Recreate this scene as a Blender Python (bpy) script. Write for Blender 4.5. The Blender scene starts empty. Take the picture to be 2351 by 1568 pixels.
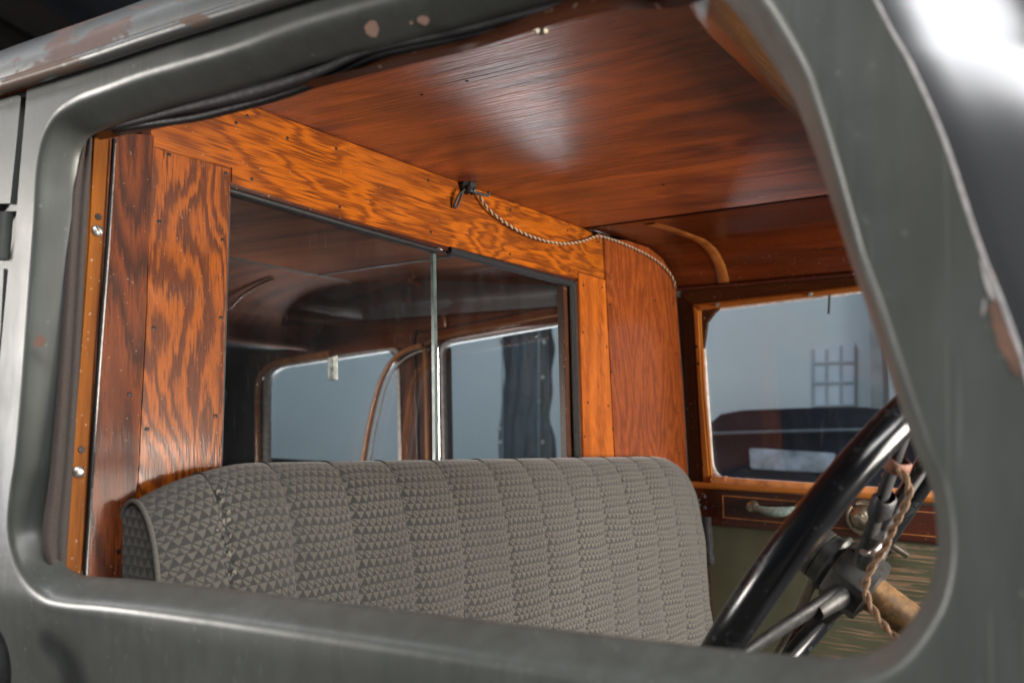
import bpy, bmesh, math, random
from mathutils import Vector, Matrix
random.seed(7)
SC = bpy.context.scene
COL = SC.collection
V = Vector
# ------------------------------------------------------------------ camera
FPX, CX, CY = 2200.0, 1175.5, 784.0          # photo measured on a 2351 px wide view
def nrm(v): return v.normalized()
def ray_c(p): return nrm(V((p[0]-CX, -(p[1]-CY), -FPX)))
_Y = ray_c((2712, 1029)); _far = ray_c((-1604, 920))
_Z = nrm(_far.cross(_Y)); _Z = _Z if _Z.y > 0 else -_Z
_X = nrm(_Y.cross(_Z))
ROT = Matrix((_X, _Y, _Z))                    # world axes seen from the lens
cam_d = bpy.data.cameras.new('camera'); cam = bpy.data.objects.new('camera', cam_d); COL.objects.link(cam)
cam.matrix_world = ROT.to_4x4()
cam_d.sensor_width = 36; cam_d.lens = 36*FPX/2351; cam_d.clip_start = 0.02; cam_d.clip_end = 60
cam_d.dof.use_dof = True; cam_d.dof.focus_distance = 1.18; cam_d.dof.aperture_fstop = 5.6
SC.camera = cam
# ------------------------------------------------------------------ light
w = bpy.data.worlds.new('World'); SC.world = w; w.use_nodes = True
w.node_tree.nodes['Background'].inputs[0].default_value = (0.72, 0.74, 0.76, 1)
w.node_tree.nodes['Background'].inputs[1].default_value = 0.055
def area(name, loc, target, sx, sy, power, col=(1, 1, 1)):
    d = bpy.data.lights.new(name, 'AREA'); d.shape = 'RECTANGLE'; d.size = sx; d.size_y = sy; d.energy = power; d.color = col
    o = bpy.data.objects.new(name, d); COL.objects.link(o); o.location = loc
    o.rotation_euler = (V(target)-V(loc)).to_track_quat('-Z', 'Y').to_euler(); return o
area('softbox_light_front', (1.38, -0.34, 1.70), (-0.07, 0.5, 0.18), 2.5, 0.55, 58, (1, .985, .97))
area('softbox_light_windscreen', (1.45, 1.35, 0.05), (-0.8, 1.2, 0.22), 1.0, 0.7, 46, (1, .93, .84))
area('fill_light_bonnet', (0.85, 1.50, 0.02), (-0.62, 1.40, 0.34), 0.75, 0.5, 38, (1, .91, .80))  # added fill lamp, brightens the ceiling and the right-hand boards
area('softbox_light_side', (1.0, -1.15, 2.6), (-0.2, 0.5, 0.15), 1.4, 0.9, 34, (.98, 1, .99))
area('softbox_light_rear', (-3.0, -1.12, -0.02), (-0.85, 0.45, -0.02), 0.7, 0.75, 17, (.97, .97, 1))
area('softbox_light_above', (-3.0, -0.55, 1.78), (-0.6, 0.45, -0.12), 0.26, 1.7, 19, (.98, .98, 1))
area('fill_light_near_rear', (-2.8, -1.3, 0.35), (-1.9, 1.9, 0.2), 0.6, 0.6, 60, (1, .93, .85))  # added fill lamp for the wood frames of the rear compartment
area('garage_light', (-4.0, 3.0, 2.3), (-3.8, 5.2, 0.2), 6.0, 0.6, 92, (.82, .92, 1))
area('garage_low_light', (-2.45, 3.45, -0.92), (-0.6, 0.85, 0.36), 1.6, 1.0, 84, (1, .96, .95))
SC.view_settings.view_transform = 'Standard'; SC.view_settings.look = 'None'
SC.view_settings.exposure = 0.0; SC.view_settings.gamma = 1.0; SC.view_settings.use_curve_mapping = False
SC.cycles.max_bounces = 10; SC.cycles.glossy_bounces = 5; SC.cycles.transparent_max_bounces = 16
SC.cycles.use_denoising = True; SC.cycles.sample_clamp_indirect = 6

# ------------------------------------------------------------------ measuring
def Wd(p): return ROT @ ray_c(p)
def at(p, pl):
    r = Wd(p); return r*(pl[0].dot(pl[1])/r.dot(pl[1]))
def atd(p, d): return Wd(p)*d
def zplane(z): return (V((0, 0, z)), V((0, 0, 1)))
def shift(pl, d): return (pl[0]+pl[1]*d, pl[1])
PN = nrm(V((0, 1, 0)).cross(Wd((900, -10700)))); PN = PN if PN.x > 0 else -PN
PC = Wd((1567, 900))*2.0
P = (PC, PN)                                              # rear partition of the cab
FD = Wd((-1604, 920))
C1 = at((1555, 670), P); C2 = at((1580, 1110), P)
FN = nrm(FD.cross(C1-C2)); FN = FN if FN.y > 0 else -FN
F = (C1, FN)                                              # far side of the cab
ND = V((-0.99799, -0.0634, 0)); NN = V((-0.0634, 0.99799, 0))
N = (V((0, .5, 0)), NN)                                   # near door skin
UP = V((0, 0, 1))

# ------------------------------------------------------------------ node helper
class NT:
    def __init__(s, name):
        s.m = bpy.data.materials.new(name); s.m.use_nodes = True
        s.t = s.m.node_tree; s.t.nodes.clear(); s.out = s.t.nodes.new('ShaderNodeOutputMaterial')
    def n(s, typ, **kw):
        nd = s.t.nodes.new('ShaderNode'+typ)
        for k, v in kw.items(): setattr(nd, k, v)
        return nd
    def put(s, sock, v):
        if isinstance(v, bpy.types.NodeSocket): s.t.links.new(v, sock)
        else:
            try: sock.default_value = v
            except Exception: sock.default_value = (*v, 1) if len(v) == 3 else v
    def math(s, op, a, b=0.0, c=0.0, clamp=False):
        nd = s.n('Math', operation=op, use_clamp=clamp)
        s.put(nd.inputs[0], a); s.put(nd.inputs[1], b); s.put(nd.inputs[2], c); return nd.outputs[0]
    def mix(s, f, a, b, typ='MIX'):
        nd = s.n('Mix', data_type='RGBA', blend_type=typ)
        s.put(nd.inputs[0], f)
        for i, v in ((6, a), (7, b)):
            if isinstance(v, tuple) and len(v) == 3: v = (*v, 1)
            s.put(nd.inputs[i], v)
        return nd.outputs[2]
    def coord(s, kind='Object', scale=(1, 1, 1), rot=(0, 0, 0), loc=(0, 0, 0)):
        tc = s.n('TexCoord'); mp = s.n('Mapping')
        s.t.links.new(tc.outputs[kind], mp.inputs[0])
        mp.inputs['Scale'].default_value = scale; mp.inputs['Rotation'].default_value = rot; mp.inputs['Location'].default_value = loc
        return mp.outputs[0]
    def noise(s, vec, scale, detail=3, rough=.5, dist=0.0):
        nd = s.n('TexNoise'); s.put(nd.inputs['Vector'], vec)
        nd.inputs['Scale'].default_value = scale; nd.inputs['Detail'].default_value = detail
        nd.inputs['Roughness'].default_value = rough; nd.inputs['Distortion'].default_value = dist
        return nd.outputs[0]
    def ramp(s, f, stops, interp='LINEAR'):
        nd = s.n('ValToRGB'); cr = nd.color_ramp; cr.interpolation = interp
        while len(cr.elements) < len(stops): cr.elements.new(.5)
        for e, (p, c) in zip(cr.elements, stops):
            e.position = p; e.color = (c, c, c, 1) if isinstance(c, (int, float)) else (*c, 1)
        s.put(nd.inputs[0], f); return nd.outputs[0]
    def maprange(s, v, a, b, c=0., d=1.):
        nd = s.n('MapRange'); s.put(nd.inputs[0], v)
        for i, x in enumerate((a, b, c, d)): nd.inputs[i+1].default_value = x
        return nd.outputs[0]
    def bump(s, h, strength=.2, dist=.002):
        nd = s.n('Bump'); s.put(nd.inputs['Height'], h); nd.inputs['Strength'].default_value = strength
        nd.inputs['Distance'].default_value = dist; return nd.outputs[0]
    def bsdf(s, color, rough=.5, metallic=0., coat=0., coat_rough=.1, normal=None, spec=.5, sheen=0.):
        b = s.n('BsdfPrincipled')
        s.put(b.inputs['Base Color'], color); s.put(b.inputs['Roughness'], rough); s.put(b.inputs['Metallic'], metallic)
        s.put(b.inputs['Coat Weight'], coat); s.put(b.inputs['Coat Roughness'], coat_rough)
        s.put(b.inputs['Specular IOR Level'], spec); s.put(b.inputs['Sheen Weight'], sheen)
        if normal is not None: s.put(b.inputs['Normal'], normal); s.put(b.inputs['Coat Normal'], normal)
        s.t.links.new(b.outputs[0], s.out.inputs[0]); return b

def along(axis, stretch):
    """scale vector that stretches a pattern along the grain axis"""
    return tuple(stretch if a == axis else 1.0 for a in 'XYZ')

def plywood(name, axis, seed, dark, light, rings=7, freq=7, jag=.25, coat=.45, rough=.35, coat_rough=.12, soft=.08, stretch=.22, bias=.5, spec=.2):
    """flat-sawn veneer: contour bands of a slow field with a ragged edge along the grain, under varnish"""
    t = NT(name)
    c1 = t.coord('Object', along(axis, stretch), (0, 0, 0), (seed*1.7, seed*2.3, seed*.9))
    fld = t.noise(c1, freq, 1.6, .45, .35)
    c2 = t.coord('Object', along(axis, .035), (0, 0, 0), (seed, 0, seed))
    fib = t.noise(c2, 420, 2, .6)
    mid = t.noise(c2, 110, 3, .6)
    v = t.math('MULTIPLY', fld, rings)
    v = t.math('ADD', v, t.math('MULTIPLY', t.math('SUBTRACT', mid, .5), jag))
    v = t.math('ADD', v, t.math('MULTIPLY', t.math('SUBTRACT', fib, .5), jag*.9))
    saw = t.math('PINGPONG', v, .5)
    saw = t.math('MULTIPLY', saw, 2)
    k = t.maprange(saw, bias-soft, bias+soft)
    colr = t.mix(k, dark, light)
    big = t.noise(t.coord('Object', (1, 1, 1), (0, 0, 0), (seed*3, 1, 2)), 5, 2)
    colr = t.mix(t.maprange(big, .35, .7, 0, .55), colr, t.mix(k, tuple(x*.55 for x in dark), tuple(x*.62 for x in light)))
    streak = t.maprange(fib, .38, .62, .72, 1.12)
    colr = t.mix(1.0, colr, t.mix(streak, (0, 0, 0), (1, 1, 1)), 'MULTIPLY')
    pores = t.maprange(t.noise(c2, 900, 1), .62, .72, 0, .5)
    colr = t.mix(pores, colr, tuple(x*.35 for x in dark))
    spk = t.maprange(t.noise(t.coord('Object'), 330, 1, .3), .76, .785, 0, .4)
    colr = t.mix(spk, colr, (.55, .42, .3))
    rg = t.maprange(big, .3, .7, rough*.8, rough*1.4)
    t.bsdf(colr, rg, coat=coat, coat_rough=coat_rough, normal=t.bump(t.math('ADD', fib, t.math('MULTIPLY', mid, .8)), .22, .0006), spec=spec)
    return t.m

def plainwood(name, axis, seed, dark, light, coat=.6, rough=.3, coat_rough=.15, bump=.12, fine=260, band=26, wav=.25, spec=.3, bd=.0012, fig=0.):
    """long straight streaks of grain"""
    t = NT(name)
    c = t.coord('Object', along(axis, .045), (0, 0, 0), (seed*1.3, seed*.7, seed*2.1))
    a = t.noise(c, band, 4, .6, wav); b = t.noise(c, fine, 3, .65)
    big = t.noise(t.coord('Object', along(axis, .4), (0, 0, 0), (seed, seed, 3)), 6, 2)
    v = t.math('ADD', t.math('MULTIPLY', a, .75), t.math('MULTIPLY', b, .35))
    if fig:
        fl_ = t.noise(t.coord('Object', along(axis, .28), (0, 0, 0), (seed*2, seed*.4, 1)), 7, 2.5, .5, .5)
        rg_ = t.math('MULTIPLY', t.math('PINGPONG', t.math('ADD', t.math('MULTIPLY', fl_, 9), t.math('MULTIPLY', a, 1.2)), .5), 2)
        v = t.math('ADD', v, t.math('MULTIPLY', t.math('SUBTRACT', rg_, .5), fig*.4))
    k = t.maprange(v, .38, .72)
    colr = t.mix(k, dark, light)
    colr = t.mix(t.maprange(big, .35, .7, 0, .6), colr, tuple(x*.5 for x in dark))
    spk = t.maprange(t.noise(t.coord('Object'), 260, 1, .3), .73, .76, 0, .5)
    colr = t.mix(spk, colr, (.5, .4, .3))
    t.bsdf(colr, rough, coat=coat, coat_rough=coat_rough, normal=t.bump(t.math('ADD', b, a), bump, bd), spec=spec)
    return t.m

def paint(name, base, rough=.34, coat=.25, wear=.0, primer=(.115, .075, .068), blotch=.25, bright=(1.3, 1.3, 1.32)):
    t = NT(name)
    o = t.coord('Object')
    n1 = t.noise(o, 4.5, 5, .6, .6); n2 = t.noise(t.coord('Object', (1, 1, .12)), 60, 4, .6); n3 = t.noise(o, 900, 2)
    colr = t.mix(t.maprange(n1, .3, .7), tuple(x*.78 for x in base), tuple(x*y for x, y in zip(base, bright)))
    colr = t.mix(t.maprange(n2, .35, .75, 0, blotch), colr, tuple(x*.72 for x in base))
    speck = t.maprange(t.noise(o, 170, 1, .4), .75, .78, 0, .6)
    colr = t.mix(speck, colr, tuple(x*2.2 for x in base))
    scr = t.maprange(t.noise(t.coord('Object', (1, 1, .02), (0, .5, .3)), 420, 1, .4), .70, .73, 0, .35)
    colr = t.mix(scr, colr, tuple(x*2.0 for x in base))
    stain = t.maprange(t.noise(t.coord('Object', (1, 1, .25), (0, 0, 0), (.4, .2, .7)), 13, 5, .65), .52, .66, 0, .4)
    colr = t.mix(stain, colr, (base[0]*.62, base[1]*.56, base[2]*.50))
    rg = t.maprange(n1, .3, .7, rough*.8, rough*1.3)
    rg = t.math('ADD', rg, t.math('MULTIPLY', stain, .25))
    if wear > 0:
        wn = t.noise(t.coord('Object', (.6, 1, 1.4)), 9, 7, .62, .5)
        mk = t.maprange(wn, 1-wear, 1-wear+.012)
        colr = t.mix(mk, colr, t.mix(n2, primer, tuple(x*1.6 for x in primer)))
        rg = t.mix(mk, rg, (.75, .75, .75))
    t.bsdf(colr, rg, coat=coat, coat_rough=.18, normal=t.bump(t.math('ADD', t.math('ADD', n1, t.math('MULTIPLY', n3, .06)), t.math('MULTIPLY', t.noise(t.coord('Object', (1, 1, .6)), 26, 2), .5)), .16, .005))
    return t.m

def simple(name, color, rough=.5, metallic=0., coat=0., noise=60, var=.35, bump=.15, bdist=.001, spec=.5, coat_rough=.1):
    t = NT(name); o = t.coord('Object')
    a = t.noise(o, noise, 5, .6); b = t.noise(o, noise*8, 2)
    f = t.maprange(a, .3, .7)
    colr = t.mix(f, tuple(x*(1-var) for x in color), tuple(min(1, x*(1+var)) for x in color))
    t.bsdf(colr, t.maprange(a, .3, .7, rough*.8, min(1, rough*1.25)), metallic, coat, coat_rough,
           t.bump(t.math('ADD', a, t.math('MULTIPLY', b, .4)), bump, bdist), spec)
    return t.m

def glass(name, tint=(.93, .96, .97), haze=.035, refl=1.0):
    t = NT(name); o = t.coord('Object')
    tr = t.n('BsdfTransparent'); tr.inputs[0].default_value = (*tint, 1)
    gl = t.n('BsdfGlossy'); gl.inputs['Roughness'].default_value = .02; gl.inputs[0].default_value = (refl, refl, refl, 1)
    fr = t.n('Fresnel'); ge = t.n('NewGeometry'); t.put(fr.inputs[0], t.math('SUBTRACT', 1.5, t.math('MULTIPLY', ge.outputs['Backfacing'], 1.5-1/1.5)))
    mx = t.n('MixShader'); t.put(mx.inputs[0], t.math('MULTIPLY', fr.outputs[0], t.math('SUBTRACT', 1.0, t.math('MULTIPLY', ge.outputs['Backfacing'], .85)))); t.t.links.new(tr.outputs[0], mx.inputs[1]); t.t.links.new(gl.outputs[0], mx.inputs[2])
    df = t.n('BsdfDiffuse'); df.inputs[0].default_value = (.7, .73, .76, 1)
    smear = t.noise(t.coord('Object', (1, 1, .25)), 14, 5, .6, .8)
    scr = t.maprange(t.noise(t.coord('Object', (1, 1, .04), (.15, .1, 0)), 260, 1, .4), .71, .74, 0, .16)
    dust = t.maprange(t.noise(o, 600, 1), .74, .78, 0, .3)
    hz = t.math('ADD', t.math('ADD', t.maprange(smear, .4, .75, haze*.3, haze*1.8), t.math('MULTIPLY', scr, min(1, haze*20))), t.math('MULTIPLY', dust, min(1, haze*14)))
    m2 = t.n('MixShader'); t.put(m2.inputs[0], hz); t.t.links.new(mx.outputs[0], m2.inputs[1]); t.t.links.new(df.outputs[0], m2.inputs[2])
    t.t.links.new(m2.outputs[0], t.out.inputs[0]); return t.m

def fabric():
    t = NT('woven_triangle_upholstery')
    tc = t.n('UVMap'); sp = t.n('SeparateXYZ'); t.t.links.new(tc.outputs[0], sp.inputs[0])
    jit = t.noise(tc.outputs[0], 900, 1); jit2 = t.noise(tc.outputs[0], 18, 2)
    wob = t.math('MULTIPLY', t.math('SUBTRACT', jit2, .5), .009)
    u = t.math('DIVIDE', t.math('ADD', sp.outputs[0], wob), .0102)
    v = t.math('DIVIDE', t.math('ADD', sp.outputs[1], wob), .0087)
    u = t.math('ADD', u, t.math('MULTIPLY', t.math('SUBTRACT', jit, .5), .16))
    v = t.math('ADD', v, t.math('MULTIPLY', t.math('SUBTRACT', jit, .5), .12))
    row = t.math('FLOOR', v); fv = t.math('FRACT', v)
    odd = t.math('MODULO', row, 2)
    uo = t.math('ADD', u, t.math('MULTIPLY', odd, .5))
    fu = t.math('FRACT', uo)
    tri = t.math('MULTIPLY', t.math('ABSOLUTE', t.math('SUBTRACT', fu, .5)), 2)      # 0 centre .. 1 edge
    lightA = t.math('LESS_THAN', tri, t.math('SUBTRACT', .98, fv))                   # hanging light triangle
    diag = t.math('LESS_THAN', t.math('ABSOLUTE', t.math('SUBTRACT', fu, fv)), .09)
    edge = t.math('LESS_THAN', t.math('MINIMUM', fu, t.math('SUBTRACT', 1.0, fu)), .06)
    lightB = t.math('SUBTRACT', t.math('LESS_THAN', tri, t.math('SUBTRACT', 1.35, t.math('MULTIPLY', fv, 1.1))), t.math('MAXIMUM', diag, edge), clamp=True)
    lt = t.math('ADD', t.math('MULTIPLY', lightA, t.math('SUBTRACT', 1.0, odd)), t.math('MULTIPLY', lightB, odd))
    rowline = t.math('LESS_THAN', t.math('MINIMUM', fv, t.math('SUBTRACT', 1.0, fv)), .05)
    lt = t.math('MULTIPLY', lt, t.math('SUBTRACT', 1.0, rowline))
    weave = t.noise(tc.outputs[0], 2600, 1)
    wear = t.maprange(t.noise(tc.outputs[0], 7, 4, .6), .44, .62)
    wearf = t.maprange(t.noise(tc.outputs[0], 220, 3, .7), .47, .56)
    wear = t.math('MULTIPLY', wear, wearf)
    colr = t.mix(lt, (.026, .0264, .027), (.110, .103, .088))
    fade = t.maprange(t.noise(tc.outputs[0], 3.3, 3, .6), .35, .68, 0, .32)
    colr = t.mix(fade, colr, t.mix(lt, (.046, .046, .045), (.078, .074, .066)))
    colr = t.mix(t.math('MULTIPLY', wear, .75), colr, (.058, .056, .053))
    colr = t.mix(t.maprange(weave, .3, .7, 0, .35), colr, (.055, .054, .052))
    hgt = t.math('ADD', t.math('MULTIPLY', lt, .5), weave)
    t.bsdf(colr, .85, sheen=.25, normal=t.bump(hgt, .05, .0005), spec=.25)
    return t.m

def worn_green():
    t = NT('scratched_green_paint'); c = t.coord('Object', (.36, 1, 8.5), (0, .06, 0))
    n = t.noise(c, 22, 6, .68, .6); g = t.noise(t.coord('Object'), 9, 4)
    lo = t.math('ADD', n, t.maprange(t.noise(t.coord('Object'), 3.2, 1), .3, .7, -.12, .09))
    m = t.maprange(lo, .572, .584)
    colr = t.mix(t.maprange(g, .3, .7), (.062, .064, .038), (.098, .099, .062))
    colr = t.mix(m, colr, t.mix(t.noise(c, 90, 3), (.12, .055, .028), (.34, .24, .15)))
    t.bsdf(colr, t.mix(m, (.42, .42, .42), (.75, .75, .75)), normal=t.bump(t.math('SUBTRACT', 1.0, m), .3, .0008))
    return t.m

def rusty():
    t = NT('rusted_column_metal'); o = t.coord('Object')
    a = t.noise(o, 55, 6, .7); b = t.noise(o, 190, 4, .7)
    colr = t.ramp(t.math('ADD', t.math('MULTIPLY', a, .7), t.math('MULTIPLY', b, .3)), [(.32, (.05, .045, .04)), (.47, (.17, .095, .04)), (.58, (.30, .16, .06)), (.72, (.36, .25, .13))])
    t.bsdf(colr, .55, .35, normal=t.bump(b, .3, .0008)); return t.m

def gloss_black(name, base=(.006, .007, .009), rough=.16, scuff=.35):
    t = NT(name); o = t.coord('Object')
    a = t.noise(o, 26, 5, .6, .5); s = t.maprange(t.noise(o, 60, 3, .6), .60, .66, 0, scuff)
    colr = t.mix(s, base, (.05, .055, .065))
    t.bsdf(colr, t.math('ADD', t.maprange(a, .3, .7, rough*.8, rough*1.8), t.math('MULTIPLY', s, .35)), coat=.3, coat_rough=.2)
    return t.m

def ribbed(name, base):
    t = NT(name); o = t.coord('Object')
    wv = t.n('TexWave', bands_direction='Z'); t.put(wv.inputs['Vector'], o); wv.inputs['Scale'].default_value = 330; wv.inputs['Distortion'].default_value = 2.5; wv.inputs['Detail'].default_value = 2
    n = t.noise(o, 500, 3)
    colr = t.mix(t.math('MULTIPLY', wv.outputs[0], n), tuple(x*.5 for x in base), tuple(x*1.7 for x in base))
    t.bsdf(colr, .85, normal=t.bump(t.math('ADD', wv.outputs[0], n), .5, .001)); return t.m

M = {}
M['ply_left'] = plywood('orange_figured_plywood', 'Z', 3.1, (.135, .030, .005), (.38, .092, .006), rings=17, freq=11, jag=1.1, stretch=.32, bias=.5, soft=.24)
M['ply_head'] = plywood('orange_header_plywood', 'Y', 5.7, (.175, .040, .005), (.40, .100, .006), rings=9, freq=13, jag=1.7, stretch=.42, bias=.45, soft=.30)
M['ply_right'] = plywood('amber_board', 'Z', 9.3, (.30, .070, .009), (.44, .115, .014), rings=5, freq=9, jag=.7, stretch=.12, soft=.35)
M['ply_side'] = plywood('mahogany_side_board', 'Z', 12.9, (.17, .036, .008), (.29, .066, .012), rings=12, freq=12, jag=1.3, stretch=.25, soft=.4, coat=1.0, coat_rough=.24)
M['post'] = plywood('dark_red_post_wood', 'Z', 1.6, (.055, .0125, .0045), (.17, .038, .007), rings=9, freq=12, jag=.9, stretch=.13, soft=.4, coat=.12, rough=.5)
M['ceil'] = plainwood('varnished_ceiling_wood', 'X', 2.2, (.135, .022, .005), (.50, .100, .013), coat=1.0, rough=.4, coat_rough=.32, bump=.9, fine=230, band=16, wav=.8, bd=.0022, fig=.6)
M['cove'] = plainwood('red_brown_cove_wood', 'X', 7.2, (.085, .015, .004), (.38, .075, .012), coat=.9, rough=.35, coat_rough=.2, band=24)
M['rail'] = plainwood('oak_rail_wood', 'Y', 8.1, (.075, .03, .012), (.26, .115, .04), coat=.8, coat_rough=.15, bump=.35, fine=420, band=60)
M['strip'] = plainwood('golden_wood_strip', 'Z', 4.4, (.13, .036, .005), (.38, .120, .010), coat=.0, rough=.6, coat_rough=.3, fine=500, band=60, spec=.15)
M['frame_x'] = plainwood('orange_frame_wood', 'X', 6.6, (.24, .075, .014), (.52, .18, .028), coat=.5, coat_rough=.2)
M['frame_z'] = plainwood('orange_frame_wood_upright', 'Z', 6.1, (.24, .075, .014), (.52, .18, .028), coat=.15, coat_rough=.25, rough=.45)
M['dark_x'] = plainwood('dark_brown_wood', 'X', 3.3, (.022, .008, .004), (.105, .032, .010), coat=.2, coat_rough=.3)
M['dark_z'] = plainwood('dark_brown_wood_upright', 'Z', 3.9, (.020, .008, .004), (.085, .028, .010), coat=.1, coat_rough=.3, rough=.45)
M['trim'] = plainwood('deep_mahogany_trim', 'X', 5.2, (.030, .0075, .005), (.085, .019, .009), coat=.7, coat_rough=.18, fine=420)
M['near_head'] = plainwood('dark_header_wood', 'X', 9.2, (.022, .008, .005), (.085, .024, .009), coat=.4, coat_rough=.3)  # dark brown wood of the near door header
M['rear_dark'] = plainwood('old_dark_lining', 'X', 6.9, (.11, .028, .010), (.38, .10, .028), coat=.03, coat_rough=.3, rough=.7, spec=.06)
M['rear_ceil'] = plainwood('old_rear_ceiling', 'X', 6.2, (.12, .032, .012), (.46, .13, .040), coat=0, rough=.8, spec=.02, band=20)
M['inlay'] = simple('pale_inlay_line', (.34, .13, .035), .4)
M['paint'] = paint('grey_green_body_paint', (.088, .096, .089), rough=.36, blotch=.8, coat=.10)
M['paint_roof'] = paint('worn_roof_paint', (.085, .094, .096), rough=.45, wear=.47, coat=.05)
M['rail_paint'] = paint('drip_rail_paint', (.085, .088, .085), wear=.48, primer=(.09, .052, .034), rough=.36, coat=.1)
M['primer'] = simple('bare_primer', (.17, .095, .068), .8, noise=90)
M['chip'] = simple('chipped_pale_edge', (.42, .40, .40), .6, noise=120)
M['post_paint'] = simple('dark_polished_pillar', (.12, .123, .13), .17, .55, noise=3, var=.1, bump=.02)
M['rubber'] = simple('black_rubber', (.006, .006, .008), .5, noise=120, bump=.3, spec=.3)
M['seal_rubber'] = simple('dull_seal_rubber', (.020, .020, .023), .75, noise=300, bump=.5, spec=.12)
M['rubber_rough'] = simple('pebbled_black_rubber', (.017, .017, .018), .38, noise=420, bump=1.0, bdist=.002, var=.6)
M['black_cloth'] = simple('black_cloth_piping', (.020, .016, .020), .6, noise=300, bump=.4)
M['felt'] = ribbed('ribbed_brown_felt', (.085, .068, .062))
M['rib_wood'] = plainwood('bent_rib_wood', 'Z', 2.9, (.16, .05, .012), (.42, .15, .03), coat=.6, coat_rough=.15)
M['frame_gloss'] = simple('glossy_bent_frame_wood', (.60, .23, .075), .3, noise=40, coat=1.0, coat_rough=.06, bump=.03)
M['glass'] = glass('dusty_window_glass', (.95, .97, .97), .004, 1.5)
M['glass_far'] = glass('scratched_door_glass', (.88, .92, .95), .008, 1.0)
M['glass_edge'] = simple('green_glass_edge', (.075, .105, .10), .3, noise=40, spec=.4)
M['clear'] = simple('clear_glass_pull', (.30, .33, .31), .05, noise=110, var=.8, spec=1.0, coat=1.0, bump=.8, bdist=.003)
M['steel'] = simple('worn_steel', (.42, .41, .39), .34, .9, noise=200)
M['nail'] = simple('dark_nail_head', (.022, .018, .018), .4, .6, noise=300)
M['nail_hi'] = simple('bright_nail_head', (.65, .62, .55), .3, .9, noise=300)
M['rim_metal'] = simple('pale_window_rim', (.62, .58, .56), .5, .1, noise=80)
M['brass'] = simple('tarnished_nickel', (.32, .29, .23), .3, .9, noise=70, var=.4)
M['verdigris'] = simple('verdigris_handle', (.27, .36, .33), .45, .4, noise=160, var=.4)
M['iron'] = simple('dull_black_iron', (.022, .023, .025), .6, .1, noise=70, var=.6, bump=.3)
M['iron_pale'] = simple('dusty_hub_metal', (.048, .047, .044), .45, .4, noise=50, var=.5, bump=.2)
M['hub_metal'] = simple('grey_cast_hub', (.052, .051, .049), .45, .5, noise=60, var=.45, bump=.25)
M['wheel'] = gloss_black('black_wheel_rim')
M['rust'] = rusty()
M['leather'] = simple('cracked_tan_leather', (.20, .085, .055), .65, noise=130, var=.45, bump=.5)
M['wire'] = simple('brown_braided_wire', (.21, .125, .07), .75, noise=500, var=.45, bump=.6)
M['cord'] = simple('cream_braided_cord', (.52, .36, .23), .75, noise=500, var=.4, bump=.6)
M['cord_dark'] = simple('brown_cord_strand', (.085, .045, .025), .8, noise=500, var=.4)
M['tape'] = simple('black_insulating_tape', (.022, .024, .028), .5, noise=200, bump=.5)
M['fabric'] = fabric()
M['piping'] = simple('grey_piping_cloth', (.10, .095, .085), .8, noise=700, bump=.5)
M['seam_thread'] = simple('grey_seam_thread', (.035, .034, .033), .9, noise=300)
M['fray'] = simple('frayed_lining', (.20, .185, .155), .9, noise=400, bump=.6)
M['green'] = worn_green()
M['black_in'] = simple('dark_lining_board', (.012, .012, .016), .5, noise=20)
M['wall'] = simple('pale_grey_garage_wall', (.36, .40, .42), .85, noise=1.2, var=.06, bump=.02)
M['floor'] = simple('grey_concrete_floor', (.16, .155, .15), .6, noise=3, var=.2)
M['tarp'] = simple('dark_blue_tarpaulin', (.018, .040, .058), .42, noise=7, var=.5, bump=.5, bdist=.02)
M['car_trim'] = simple('car_trim_line', (.05, .065, .085), .5, noise=40)
M['tarp_seam'] = simple('tarpaulin_seam', (.10, .14, .17), .5, noise=60)
M['car_dark'] = simple('dark_car_paint', (.004, .006, .012), .7, noise=12, var=.4, spec=.12)
M['car_roof'] = simple('black_car_roof_cloth', (.006, .009, .015), .8, noise=30, var=.4, spec=.1)
M['car_glass'] = simple('rear_glass_reflection', (.13, .16, .20), .35, noise=14, var=.7)  # pale colour paints a reflection on the parked car's glass
M['beam'] = simple('old_roof_beam', (.010, .005, .0025), .9, noise=9)
M['roofing'] = simple('dark_roof_boards', (.012, .014, .022), .9, noise=6)
M['post_grey'] = simple('grey_steel_post', (.14, .16, .17), .5, noise=9)

M['pale_pane'] = simple('pale_blue_window_pane', (.35, .405, .46), .7, noise=6, var=.08)
M['pale_muntin'] = simple('pale_window_bar', (.285, .325, .36), .9, noise=6, var=.1, spec=.05)

# ------------------------------------------------------------------ object helpers
def link(name, bm, mats, parent=None, smooth=False, auto=None):
    bmesh.ops.recalc_face_normals(bm, faces=bm.faces[:])
    me = bpy.data.meshes.new(name); bm.to_mesh(me); bm.free()
    for m in (mats if isinstance(mats, (list, tuple)) else [mats]): me.materials.append(M[m] if isinstance(m, str) else m)
    o = bpy.data.objects.new(name, me); COL.objects.link(o)
    if smooth or auto:
        for p in me.polygons: p.use_smooth = True
        if auto: me.set_sharp_from_angle(angle=math.radians(auto))
    if parent is not None:
        o.parent = parent
        root = parent
        while root.parent: root = root.parent
        o.matrix_parent_inverse = Matrix.Translation(-root.location) if parent is root else Matrix.Identity(4)
        if parent is not root: o.matrix_parent_inverse = Matrix.Identity(4)
    return o
def tag(o, label, cat=None, group=None, kind=None):
    o['label'] = label
    if cat: o['category'] = cat
    if group: o['group'] = group
    if kind: o['kind'] = kind
    return o
def empty(name, loc):
    o = bpy.data.objects.new(name, None); COL.objects.link(o); o.location = loc; o.empty_display_size = .1; return o
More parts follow.
